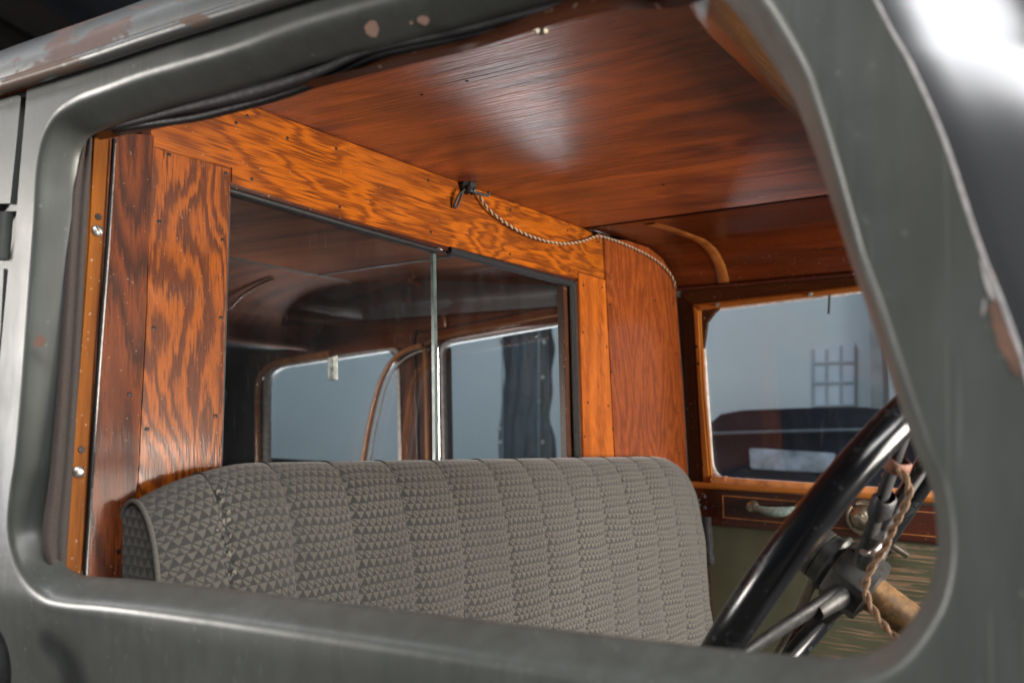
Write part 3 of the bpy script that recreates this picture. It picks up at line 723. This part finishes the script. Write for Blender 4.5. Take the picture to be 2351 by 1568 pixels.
def rib(name, xc, half, parent, z0, pr, mat, s=0, dz=0.):
    bm = bmesh.new(); g = []
    for i in range(s, len(pr)):
        q = pr[i]; t = (pr[min(i+1, len(pr)-1)]-pr[max(i-1, 0)]).normalized(); nn = V((0, t.z, -t.y))
        nn = nn if nn.z < 0 or nn.y < 0 else -nn
        c = cove_pt(xc, q); c.z += dz
        row = [V((-half, 0, 0))+nn*.0, V((-half*.8, 0, 0))+nn*.0014, V((-half*.3, 0, 0))+nn*.002, V((half*.3, 0, 0))+nn*.002, V((half*.8, 0, 0))+nn*.0014, V((half, 0, 0))]
        g.append([bm.verts.new(c+r) for r in row])
    for a, b in zip(g, g[1:]):
        for k in range(5): bm.faces.new((a[k], a[k+1], b[k+1], b[k]))
    return link(name, bm, mat, parent, smooth=True)
rib('cove_rib', -.748, .0125, cove, 0, cpf, 'rib_wood', 2)
nails(cove, [(1364, 556), (1542, 504), (1777, 472), (1556, 513), (1685, 496), (1727, 493)], zplane(.3700), 'nail_hi', .0016)
# wooden rail over the windscreen
bm = bmesh.new(); prof_r = [(-.043, .334), (-.036, .327), (-.015, .325), (.02, .330), (.05, .345), (.055, .372), (-.045, .372)]
g = []
for (y, dx) in ((.49, .20), (.52, .15), (.56, .10), (.60, .045), (.64, .018), (.685, .006), (.72, .002), (.80, 0), (.95, -.004), (1.1, -.006), (1.3, -.006), (1.47, -.006)):
    g.append([bm.verts.new(V((-.272+a+dx, y, b))) for a, b in prof_r])
for a, b in zip(g, g[1:]):
    for k in range(len(prof_r)): k2 = (k+1) % len(prof_r); bm.faces.new((a[k], a[k2], b[k2], b[k]))
rail = link('windscreen_rail', bm, 'rail', CAR, auto=45)
lathe('screw_hole', [(0, .0022), (.0005, .002)], at((1726, 133), zplane(.3265)), (0, 0, -1), 'nail', rail, 12)

# ---- far door with its window
def fp(px, d=0.): return [at(p, shift(F, d)) for p in px]
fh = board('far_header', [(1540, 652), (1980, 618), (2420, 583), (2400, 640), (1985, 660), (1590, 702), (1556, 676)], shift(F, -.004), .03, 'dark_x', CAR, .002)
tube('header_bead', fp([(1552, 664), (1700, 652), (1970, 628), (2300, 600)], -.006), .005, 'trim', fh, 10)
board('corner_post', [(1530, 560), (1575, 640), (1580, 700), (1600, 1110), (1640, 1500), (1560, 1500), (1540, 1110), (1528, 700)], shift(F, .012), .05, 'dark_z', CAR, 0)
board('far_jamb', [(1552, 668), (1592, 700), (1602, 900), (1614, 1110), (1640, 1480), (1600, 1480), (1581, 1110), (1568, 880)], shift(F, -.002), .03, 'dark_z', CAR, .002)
pdoor = board('passenger_door', [(1606, 1180), (2380, 1245), (2380, 1620), (1640, 1620)], F, .03, 'green', CAR, .002)
pdoor['label'] = 'green lower door panel scratched through to brown wood'
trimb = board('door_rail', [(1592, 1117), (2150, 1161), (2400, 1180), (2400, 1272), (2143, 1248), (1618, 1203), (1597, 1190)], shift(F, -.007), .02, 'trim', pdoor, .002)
for px in ([(1658, 1136), (2150, 1176), (2150, 1178.2), (1658, 1138.2)], [(1659, 1186), (2150, 1231), (2150, 1233.2), (1659, 1188.2)], [(1658, 1137), (1660.5, 1137), (1662, 1188), (1659.5, 1188)]):
    board('inlay', px, shift(F, -.0076), .002, 'inlay', trimb, 0)
sill = tube('window_sill', fp([(1586, 1112), (1700, 1119), (1900, 1131), (2150, 1147), (2300, 1156)], -.010), .0068, 'frame_x', pdoor, 14)
# frame strips (mitred) and pale rounded rim of the glass
fs_l = board('window_frame', [(1589, 700), (1606, 712), (1615, 900), (1633, 1112), (1612, 1112), (1600, 900)], shift(F, -.010), .012, 'frame_z', pdoor, .004)
board('window_frame', [(1589, 699), (1985, 652), (2300, 616), (2300, 632), (1985, 665), (1607, 711)], shift(F, -.011), .012, 'frame_x', pdoor, .004)
board('corner_block', [(1604, 708), (1660, 702), (1640, 716), (1622, 740), (1614, 800), (1608, 760)], shift(F, -.003), .01, 'dark_z', pdoor, .001)
outer = round_px([(1606, 712), (2350, 622), (2540, 1168), (1632, 1106)], [34, 120, 160, 40], 8)
innr = round_px([(1612, 717), (2344, 628), (2530, 1160), (1638, 1098)], [36, 120, 160, 44], 8)
ringboard('glass_rim', fp(outer, .004), fp(innr, .004), shift(F, .004), .006, 'rim_metal', pdoor, .0015)
board('window_pane', outer, shift(F, .012), .004, 'glass_far', pdoor, 0)
fo = outer[9:30]
tube('window_frame', [at((p[0]+9, p[1]-3), shift(F, -.008)) for p in fo], .009, 'frame_gloss', pdoor, 12)
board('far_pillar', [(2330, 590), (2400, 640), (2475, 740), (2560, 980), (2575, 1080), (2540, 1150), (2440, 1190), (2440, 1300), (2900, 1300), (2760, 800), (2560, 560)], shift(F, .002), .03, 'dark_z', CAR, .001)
for p in ((1647, 699), (1861, 675)): lathe('screw', [(0, .0048), (.002, .0042), (.003, .002)], at(p, shift(F, -.012)), V((.2, -.7, -.7)), 'steel', pdoor, 16)
nails(pdoor, [(1599, 796), (1611, 1066), (1603, 835)], shift(F, -.0105), 'nail', .003)
tube('sash_pull', [at((1905, 668), shift(F, -.004)), at((1904, 690), shift(F, -.006)), at((1903, 712), shift(F, -.006)), at((1902, 720), shift(F, -.006))], lambda t: .0022+.0022*(t > .9), 'iron', pdoor, 8, smoothn=3)
# pull handle
hb = [at(p, shift(F, d)) for p, d in (((1728, 1164), -.012), ((1741, 1167), -.026), ((1762, 1173), -.031), ((1785, 1175), -.032), ((1810, 1173), -.030), ((1830, 1168), -.024), ((1842, 1166), -.012))]
hand = tube('pull_handle', hb, lambda t: .0042+.0052*math.sin(math.pi*min(1, max(0, t)))**2, 'verdigris', pdoor, 16)
for p in ((1729, 1163), (1841, 1165)): lathe('handle_lug', [(0, .013), (.006, .0125), (.012, .009), (.014, .004)], at(p, shift(F, -.007)), -FN, 'brass', hand, 20)
# window crank
cc = at((1983, 1188), shift(F, -.007))
crank = lathe('window_crank', [(0, .031), (.003, .0305), (.0045, .028), (.0046, .0235), (.012, .022), (.018, .017), (.021, .011), (.0215, .0085), (.030, .008), (.031, .006)], cc, -FN, 'brass', pdoor, 44)
for p in ((2004, 1159), (1961, 1206), (1962, 1160), (2006, 1216)): lathe('screw', [(0, .0042), (.002, .0038), (.003, .0018)], at(p, shift(F, -.0115)), -FN, 'iron_pale', crank, 14)
tube('crank_arm', [cc-FN*.026+V((-.002, 0, .002)), cc-FN*.028+V((.018, 0, -.013)), cc-FN*.034+V((.05, 0, -.036)), cc-FN*.036+V((.085, 0, -.058))], .0062, 'brass', crank, 12)
lathe('lock_bolt', [(0, .009), (.010, .009), (.012, .0075), (.0125, .004), (.0125, .0035)], at((2058, 1258), shift(F, -.001)), -FN, 'steel', pdoor, 24)
brk = board('door_bracket', [(1604, 1184), (1622, 1187), (1626, 1240), (1630, 1296), (1621, 1297), (1612, 1240)], shift(F, -.03), .02, 'iron', pdoor, .002)
for p in ((1618, 1165), (1617, 1139), (1606, 1160), (1604, 1147)): lathe('hinge_stud', [(0, .0045), (.003, .004), (.0045, .002)], at(p, shift(F, -.010)), -FN, 'iron', pdoor, 14)

# ---- rear compartment seen through the sliding window
rc = at((1, 1), zplane(.36)); RZ = .357
a = at((730, 631), zplane(RZ)); b = at((525, 600), zplane(RZ)); c = at((985, 593), zplane(RZ)); d = at((843, 655), zplane(RZ)); e = at((525, 679), zplane(RZ))
xl = a.x
rcl = board3('rear_ceiling_panel', [V((-.885, .5, RZ)), V((xl+.0015, .5, RZ)), V((xl+.0015, a.y-.0015, RZ)), V((-.885, c.y-.04, RZ))], (0, 0, .006), 'rear_ceil', CAR, .001)
board3('rear_ceiling_panel', [V((xl-.0015, .5, RZ-.001)), V((-2.0, .5, RZ-.001)), V((-2.0, e.y-.03, RZ-.001)), V((xl-.0015, a.y-.0015, RZ-.001))], (0, 0, .006), 'rear_ceil', CAR, .001)
board3('rear_ceiling_strip', [V((-.885, c.y-.037, RZ-.0005)), V((xl+.0015, a.y+.0015, RZ-.0005)), V((xl+.0015, d.y, RZ-.0005)), V((-.885, 1.60, RZ-.0005))], (0, 0, .006), 'rear_ceil', CAR, .001)
board3('rear_ceiling_strip', [V((xl-.0015, a.y+.0015, RZ-.0015)), V((-2.0, e.y-.027, RZ-.0015)), V((-2.0, 1.80, RZ-.0015)), V((xl-.0015, d.y, RZ-.0015))], (0, 0, .006), 'rear_ceil', CAR, .001)
# side cove of the rear compartment
def rcv(x, t):
    y0 = 1.60+(x+.885)/(xl+.885)*(d.y-1.60); y1 = fw_y(x, .25)-.004; zb = .30-(.885+x)/(-1.115)*-.0+(-.072)*((-.885-x)/1.1)
    an = t*math.pi/2; return V((x, y0+(y1-y0)*math.sin(an), zb+(RZ-.001-zb)*math.cos(an)))
bm = bmesh.new(); g = []
for i in range(24):
    x = -.885-(i/23)*1.11
    g.append([bm.verts.new(rcv(x, t/14)) for t in range(15)])
for A_, B_ in zip(g, g[1:]):
    for k in range(14): bm.faces.new((A_[k], A_[k+1], B_[k+1], B_[k]))
rcov = link('rear_side_cove', bm, 'rear_dark', CAR, smooth=True)
bm = bmesh.new(); g = []                                   # rear cove, meeting the side cove in a mitre
for i in range(15):
    t = i/14; an = t*math.pi/2; x = (xl-.003)+(-2.0-(xl-.003))*math.sin(an); z = .222+(RZ-.002-.222)*math.cos(an)
    ye = d.y+(fw_y(-2, .25)-.004-d.y)*math.sin(an)
    g.append([bm.verts.new(V((x, .5+(ye-.5)*k/10, z))) for k in range(11)])
for A_, B_ in zip(g, g[1:]):
    for k in range(10): bm.faces.new((A_[k], A_[k+1], B_[k+1], B_[k]))
rcv2 = link('rear_end_cove', bm, 'rear_dark', CAR, smooth=True)
tube('mitre_joint', [V(((xl-.003)+(-2.0-(xl-.003))*math.sin(t), d.y+(fw_y(-2, .25)-.006-d.y)*math.sin(t), .220+(RZ-.004-.222)*math.cos(t))) for t in [k/10*math.pi/2 for k in range(11)]], .0028, 'black_in', rcv2, 8)
tube('cove_rib', [rcv(-1.50, t/10)-V((0, .003, .004)) for t in range(0, 11)], .006, 'frame_gloss', rcov, 8)
q0 = at((608, 664), zplane(.355))
tube('cove_rib', [V((xl-.02-(.29*math.sin(t)), q0.y-.16+.03*math.sin(t), .218+(RZ-.004-.222)*math.cos(t))) for t in (.25, .4, .6, .8, 1.0)], .0035, 'frame_x', rcv2, 8)
tube('panel_joint', [V((a.x, a.y, RZ+.001)), V((-1.05, a.y+(c.y-.04-a.y)*(a.x+1.05)/(a.x+.885), RZ+.001))], .0045, 'black_in', rcl, 6, smoothn=0)
tube('panel_joint', [V((a.x, a.y, RZ+.001)), V((-2.0, e.y-.029, RZ+.001))], .0045, 'rear_ceil', rcl, 6, smoothn=0)
tube('panel_joint', [V((a.x, .6, RZ+.001)), V((a.x, d.y, RZ+.001))], .0045, 'black_in', rcl, 6, smoothn=0)
tube('end_cornice', [V((-1.995, .5, .222)), V((-1.995, 1.2, .222)), V((-1.995, fw_y(-2, .22), .220))], .012, 'rear_dark', rcv2, 8)
board3('rear_shelf', [V((-1.99, .5, .215)), V((-2.5, .5, .215)), V((-2.5, 1.95, .215)), V((-1.99, 1.93, .215))], (0, 0, .01), 'black_in', CAR, 0)
board3('rear_end_panel', [V((-2.40, .4, .3)), V((-2.40, 2.0, .3)), V((-2.40, 2.0, -.8)), V((-2.40, .4, -.8))], (-.02, 0, 0), 'black_in', CAR, 0)
# side panel pieces around the two rear windows
FR = F
board('rear_side_header', [(560, 780), (745, 780), (960, 735), (1320, 665), (1320, 738), (1180, 752), (1023, 781), (960, 790), (905, 800), (756, 817), (660, 834), (560, 852)], shift(F, -.004), .02, 'rear_dark', CAR, .001)
board('rear_side_pillar', [(470, 780), (640, 790), (625, 842), (606, 870), (606, 1330), (470, 1330)], shift(F, -.003), .02, 'black_in', CAR, .001)
board('middle_pillar', [(880, 796), (905, 800), (1012, 782), (1018, 800), (1026, 1330), (930, 1330), (918, 900), (910, 822)], shift(F, -.002), .03, 'post', CAR, .001)
board('rear_side_lower', [(470, 1320), (1330, 1300), (1330, 1600), (470, 1600)], shift(F, -.001), .02, 'black_in', CAR, 0)
o1 = round_px([(604, 838), (915, 796), (928, 1330), (604, 1330)], [46, 20, 8, 8], 8); i1 = round_px([(616, 848), (908, 804), (920, 1322), (614, 1322)], [44, 22, 8, 8], 8)
rw = ringboard('rear_quarter_window', fp(o1, -.007), fp(i1, -.007), shift(F, -.007), .012, 'rim_metal', CAR, .002)
board('pane', o1, shift(F, .006), .004, 'glass_far', rw, 0)
tube('window_surround', fp([(594, 1330), (593, 1000), (592, 900), (600, 862), (622, 840), (660, 828), (760, 812)], -.010), .0108, 'frame_gloss', rw, 12)
nails(rw, [(600, 990), (601, 1048)], shift(F, -.017), 'nail', .003)
arch_px = [(972, 793), (945, 800), (915, 816), (892, 842), (872, 884), (858, 935), (846, 990), (834, 1060), (822, 1140), (800, 1320)]  # solid arch and bead added in place of a door-frame reflection in the glass
tube('reflection_arch', fp(arch_px, -.016), .0075, 'frame_gloss', rw, 12)
tube('reflection_arch_bead', fp([(p[0]+13, p[1]+9) for p in arch_px], -.012), .0028, 'rim_metal', rw, 8)
o2 = round_px([(1010, 786), (1330, 733), (1330, 1330), (1020, 1330)], [22, 6, 6, 6], 8); i2 = round_px([(1016, 793), (1324, 740), (1324, 1322), (1026, 1322)], [24, 6, 6, 6], 8)
rw2 = ringboard('rear_door_window', fp(o2, -.006), fp(i2, -.006), shift(F, -.006), .012, 'rim_metal', CAR, .002)
board('pane', o2, shift(F, .006), .004, 'glass_far', rw2, 0)
tube('window_surround', fp([(988, 1330), (983, 1000), (980, 860), (978, 800)], -.012), .009, 'frame_z', rw2, 12)
tube('window_surround', fp([(976, 792), (1010, 776), (1100, 757), (1330, 715)], -.010), .0055, 'frame_x', rw2, 10)
tube('window_bead', fp([(964, 1330), (955, 900), (953, 770), (1000, 758), (1330, 690)], -.008), .003, 'trim', rw2, 8)

# far outer skin below and near inner side, so no light leaks in
board3('far_outer_skin', [V((-2.45, 2.02, -.10)), V((.3, 1.86, -.10)), V((.3, 1.86, -1.0)), V((-2.45, 2.02, -1.0))], (0, .02, 0), 'paint', CAR, 0)
for (xa, xb, za, zb) in ((-.93, -2.5, -.12, -1.0), (-.93, -2.5, .29, .24), (-.93, -1.02, .24, -.12), (-1.60, -1.70, .24, -.12), (-2.38, -2.5, .24, -.12)):
    board3('near_side_panel', [from2((xa, za), .03), from2((xb, za), .03), from2((xb, zb), .03), from2((xa, zb), .03)], NN*.02, 'paint', CAR, 0)
board3('cab_floor', [V((-2.4, .5, -.85)), V((.3, .5, -.85)), V((.3, 1.85, -.85)), V((-2.4, 1.95, -.85))], (0, 0, -.02), 'black_in', CAR, 0)

# ---- bench seat
SEAMS = [.535, .602, .680, .768, .857, .950, 1.050, 1.138, 1.225, 1.312, 1.395, 1.478, 1.56, 1.65, 1.745]
sprof = [(.006, -.50), (.004, -.20), (.006, -.085), (.013, -.056), (.026, -.042), (.042, -.039), (.058, -.048), (.073, -.070), (.083, -.105), (.088, -.15), (.090, -.20), (.091, -.27), (.094, -.36), (.10, -.46)]
spf = catmull([V((o, z, 0)) for o, z in sprof], 5)
PU = nrm(V((0, 1, 0)).cross(PN)); PU = PU if PU.z > 0 else -PU
def seat_pt(y, o, z):
    near_ = max(0., min(1., (.675-y)/.14)); far_ = max(0., min(1., (y-1.56)/.185))
    zz = z; top_ = -.039
    if z > -.45:
        k = max(0, (z+.45)/(.411))
        zz = z-k*(.034*near_**2.0+.085*(1-math.sqrt(max(0, 1-far_**2.2))))
    oo = o*(1-.22*near_**2-.45*far_**3)
    base = PC+PN*oo; x = (PC.dot(PN)+oo-PN.z*zz)/PN.x
    return V((x, y, zz))
bm = bmesh.new(); uv = bm.loops.layers.uv.new('UVMap'); g = []; ys = []
for i in range(len(SEAMS)-1):
    for j in (0, .035, .09, .17, .28, .4, .5, .6, .72, .83, .91, .965): ys.append((SEAMS[i]+(SEAMS[i+1]-SEAMS[i])*j, j, i))
ys.append((SEAMS[-1], 0., len(SEAMS)-2))
arc = [0.]
for a_, b_ in zip(spf, spf[1:]): arc.append(arc[-1]+(b_-a_).length)
for (y, f_, i) in ys:
    row = []
    for k, q in enumerate(spf):
        kk = k/(len(spf)-1); body = max(.25, min(1., (kk-.30)/.25))
        bul = ((1-abs(2*f_-1)**3.2)*.0050-.0042-(.0016 if f_ == 0 else 0))*body
        ta = spf[min(k+1, len(spf)-1)]-spf[max(k-1, 0)]; nn = V((-ta.y, ta.x, 0)).normalized(); nn = -nn if nn.x < 0 and kk > .4 else nn
        if nn.x*.6+nn.y*.4 < 0: nn = -nn
        wr = (.0011*math.sin(y*61+q.y*40)+.0011*math.sin(y*23-q.y*31+1.3)+.0007*math.sin(q.y*75+i*2.1))*body
        row.append(bm.verts.new(seat_pt(y, q.x+nn.x*(bul+wr), q.y+nn.y*bul*.6)))
    g.append(row)
for i, (A_, B_) in enumerate(zip(g, g[1:])):
    for k in range(len(spf)-1):
        f_ = bm.faces.new((A_[k], B_[k], B_[k+1], A_[k+1]))
        ys2 = ys[i+1][0]
        off = .0031*ys[i][2]
        for lp, (yy, ar) in zip(f_.loops, ((ys[i][0], arc[k]), (ys2, arc[k]), (ys2, arc[k+1]), (ys[i][0], arc[k+1]))):
            lp[uv].uv = (yy+ys[i][2]*.004, ar+off)
seat = link('bench_seat', bm, 'fabric', CAR, smooth=True); seat['label'] = 'pleated grey bench seat back woven with small triangles'
for i in range(1, len(SEAMS)-1):
    tube('seam', [seat_pt(SEAMS[i], q.x-.0078*max(.25, min(1., (k/(len(spf)-1)-.30)/.25)), q.y) for k, q in enumerate(spf) if k > 12], .0011, 'seam_thread', seat, 6, smoothn=0)
# near end panel, piping, torn seam
edge = [seat_pt(.535, q.x, q.y) for q in spf]
bm = bmesh.new(); uv = bm.loops.layers.uv.new('UVMap'); cpt = sum(edge, V())/len(edge)
vs = [bm.verts.new(p+V((0, -.0008, 0))) for p in edge]
f_ = bm.faces.new(vs)
for lp in f_.loops: lp[uv].uv = (lp.vert.co.x, lp.vert.co.z)
bmesh.ops.triangulate(bm, faces=[f_])
link('seat_end', bm, 'fabric', seat)
tube('piping', [p+V((0, -.001, 0)) for p in edge[12:]], .0027, 'piping', seat, 10, smoothn=0)
bm = bmesh.new()
yt = .602
for i in range(230):
    k = random.randint(32, len(spf)-10); q = spf[k]; y = yt+random.gauss(.004, .006)
    c = seat_pt(y, q.x-.0020, q.y-.0008); s = random.uniform(.0010, .0034); n_ = random.randint(4, 6)
    a0 = random.uniform(0, 6.28); out = []
    for j in range(n_):
        an = a0+j*math.tau/n_; r = s*random.uniform(.4, 1.1)
        out.append(bm.verts.new(c+V((random.uniform(-.0004, .0012), math.cos(an)*r*.7, math.sin(an)*r*1.25))))
    f_ = bm.faces.new(out); f_.material_index = 0 if random.random() < .72 else 1
link('torn_seam', bm, ['fray', 'tape'], seat)
# seat cushion below (only seen from a higher view)
board3('seat_cushion', [V((-.76, .56, -.50)), V((-.30, .56, -.47)), V((-.30, 1.74, -.47)), V((-.76, 1.74, -.50))], (0, 0, -.14), 'piping', CAR, .03)

# ---- steering wheel
AX = nrm(V((-.831, -.037, .555))); WC = V((-.276, .930, -.115)); E1 = nrm(AX.cross(UP)); E2 = AX.cross(E1)
def rimp(deg, r=.211, lift=0.): t = math.radians(deg); return WC+(E1*math.cos(t)+E2*math.sin(t))*r+AX*lift
bm = bmesh.new(); tubebm(bm, [rimp(k*3) for k in range(120)], .0149, 22, True)
sw = link('steering_wheel', bm, 'wheel', CAR, smooth=True); sw['label'] = 'black steering wheel with thick rim and four iron spokes'
HB = WC-AX*.025
def spoke(deg):
    bm = bmesh.new(); a_ = HB+(rimp(deg)-WC)*.10; b_ = rimp(deg, .204)
    dr = nrm(b_-a_); sd = nrm(dr.cross(AX)); up_ = sd.cross(dr); n_ = 8; g = []
    for i in range(n_+1):
        t = i/n_; c = a_.lerp(b_, t)+AX*(.010*math.sin(t*math.pi*.5)-.010*t)
        wd = .0115-.004*t; th = .0062-.002*t
        g.append([bm.verts.new(c+sd*wd*math.cos(k*math.tau/12)+up_*th*math.sin(k*math.tau/12)) for k in range(12)])
    for A_, B_ in zip(g, g[1:]):
        for k in range(12): bm.faces.new((A_[k], A_[(k+1) % 12], B_[(k+1) % 12], B_[k]))
    return link('spoke', bm, 'iron', sw, smooth=True)
for dg in (60, 150, 238, 330): spoke(dg)
hub = lathe('hub', [(-.010, .020), (-.008, .0255), (.0, .0240), (.003, .0265), (.030, .0270), (.034, .0300), (.036, .0300)], WC-AX*.037, AX, 'hub_metal', sw, 48)
lathe('hub_block', [(0, .0305), (.004, .0315), (.034, .0320), (.037, .0305)], WC-AX*.045, AX, 'hub_metal', sw, 8)
lathe('horn_boss', [(0, .0245), (.012, .0245), (.0125, .0235), (.014, .0235), (.0145, .0245), (.036, .0235), (.042, .019), (.044, .010)], WC-AX*.004, AX, 'iron_pale', sw, 44)
tube('throttle_lever', [WC+AX*.004+E2*.02, WC+AX*.0+E1*.03+E2*.075, WC-AX*.002+E1*.05+E2*.13], lambda t: .0055-.002*t, 'brass', sw, 10)
# dished ends joining hub and spokes
for dg in (60, 150, 238, 330):
    tube('spoke_root', [HB+(rimp(dg)-WC)*.06-AX*.004, HB+(rimp(dg)-WC)*.17, HB+(rimp(dg)-WC)*.30+AX*.003], lambda t: .0140-.006*t, 'hub_metal', sw, 14)
col = lathe('steering_column', [(0, .0165), (.006, .0168), (.008, .0164), (.9, .0164)], WC-AX*.043, -AX, 'rust', CAR, 40)
tube('spoke_clip', [atd(p, dd) for p, dd in (((1979, 1266), .915), ((1990, 1272), .905), ((2004, 1266), .9), ((2022, 1250), .905))], .0026, 'steel', sw, 10)

# ------------------------------------------------------------------ loose things
def twisted(parent, name, path, r, hr, pitch, mat, phase0=0.):
    cl = [catmull(path, 14)]; pts = cl[0]; L = [0.]
    for a_, b_ in zip(pts, pts[1:]): L.append(L[-1]+(b_-a_).length)
    step = pitch/9; n_ = int(L[-1]/step); rs = []; k = 0
    for i in range(n_+1):
        s = i*step
        while k < len(L)-2 and L[k+1] < s: k += 1
        rs.append(pts[k].lerp(pts[k+1], min(1, (s-L[k])/max(1e-9, L[k+1]-L[k]))))
    for ph in (0, math.pi):
        out = []
        for i, p in enumerate(rs):
            t = nrm(rs[min(i+1, n_)]-rs[max(i-1, 0)]); u = nrm(t.cross(V((.3, .9, .2)))); v_ = t.cross(u); a_ = phase0+ph+i/9*math.tau
            out.append(p+(u*math.cos(a_)+v_*math.sin(a_))*hr)
        bm = bmesh.new(); tubebm(bm, out, r, 7); link(name, bm, mat if isinstance(mat, str) else mat[0 if ph == 0 else 1], parent, smooth=True)
cp = shift(P, .0075)
cordp = [at(p, cp) for p in ((1085, 432), (1100, 450), (1125, 485), (1180, 525), (1235, 549), (1290, 560), (1335, 555), (1372, 543))]
cordp += [at(p, cp) for p in ((1400, 549), (1440, 564), (1490, 588), (1525, 614), (1545, 640), (1551, 662))]
cord = empty('braided_string', cordp[0]); tag(cord, 'cream twisted string draped along the wooden header from the black hook', 'string')
twisted(cord, 'strand', cordp, .0012, .0014, .0135, ('cord', 'cord_dark'))
tube('staple', [at((1368, 540), shift(P, .002)), at((1373, 538), shift(P, .011)), at((1379, 546), shift(P, .011)), at((1376, 556), shift(P, .003))], .0016, 'leather', cord, 8)

hk = empty('coat_hook', at((1062, 430), P)); tag(hk, 'small black hook and wire loop at the ceiling edge above the sliding window', 'hook')
hc = at((1063, 428), shift(P, .006))
lathe('knob', [(0, .009), (.006, .0105), (.012, .008), (.016, .0085), (.020, .006)], at((1061, 424), P), PN+V((0, .3, -.35)), 'iron', hk, 20)
lathe('collar', [(0, .006), (.003, .0085), (.005, .0045), (.009, .0045), (.010, .007), (.013, .007), (.014, .0035)], at((1070, 434), shift(P, .010)), V((.35, .95, -.05)), 'iron', hk, 18)
tube('hook_arm', [at(p, shift(P, d_)) for p, d_ in (((1078, 437), .015), ((1098, 444), .018), ((1120, 449), .02), ((1122, 441), .022))], .0023, 'iron', hk, 10, smoothn=3)
tube('wire_loop', [at(p, shift(P, d_)) for p, d_ in (((1066, 436), .012), ((1055, 446), .012), ((1047, 462), .008), ((1043, 476), .005), ((1050, 474), .008), ((1055, 462), .011), ((1059, 450), .012), ((1063, 440), .013))], .0018, 'iron', hk, 8)

wirep = [((2026, 1112), .90), ((2040, 1080), .885), ((2062, 1078), .868), ((2080, 1098), .862), ((2088, 1125), .862), ((2081, 1152), .866), ((2066, 1182), .872), ((2050, 1211), .88), ((2040, 1238), .885), ((2028, 1262), .89), ((2011, 1284), .895), ((1996, 1314), .90), ((1987, 1345), .902), ((1993, 1378), .902), ((2010, 1408), .898), ((2031, 1438), .893), ((2056, 1463), .888), ((2110, 1510), .87)]
wire = empty('twisted_cable', atd(*wirep[0])); tag(wire, 'brown twisted cable wound down the wheel spoke towards the rusty column', 'cable')
twisted(wire, 'strand', [atd(*q) for q in wirep], .0018, .0019, .027, 'wire', 1.)
# leather strap round the upper spoke
s_a = HB+(rimp(238)-WC)*.10; s_b = rimp(238, .204); dr = nrm(s_b-s_a); sd = nrm(dr.cross(AX)); up_ = sd.cross(dr)
def wrap(name, t0, width, rs, ru, mat, parent, tilt=.25, n_=28, thick=.0018):
    bm = bmesh.new(); c = s_a.lerp(s_b, t0); g = []
    for k in range(n_):
        a_ = k*math.tau/n_; o_ = sd*rs*math.cos(a_)+up_*ru*math.sin(a_); ax_ = dr*(tilt*rs*math.cos(a_)+.0012*math.sin(3*a_))
        no = nrm(o_); wv = width*(1+.14*math.sin(2*a_+1))
        g.append([bm.verts.new(c+o_+ax_+dr*wv), bm.verts.new(c+o_+no*thick+ax_+dr*wv*.8), bm.verts.new(c+o_+no*thick+ax_-dr*wv*.8), bm.verts.new(c+o_+ax_-dr*wv)])
    for i in range(n_):
        A_, B_ = g[i], g[(i+1) % n_]
        for k in range(3): bm.faces.new((A_[k], A_[k+1], B_[k+1], B_[k]))
    return link(name, bm, mat, parent, smooth=True)
strap = wrap('leather_strap', .66, .0065, .0142, .0102, 'leather', None, .5); tag(strap, 'cracked tan leather strap buckled round the upper steering wheel spoke', 'strap')
tp = wrap('tape_wrap', .40, .012, .0122, .0084, 'tape', None, .2); tag(tp, 'black insulating tape wrapped round the upper steering wheel spoke', 'tape')
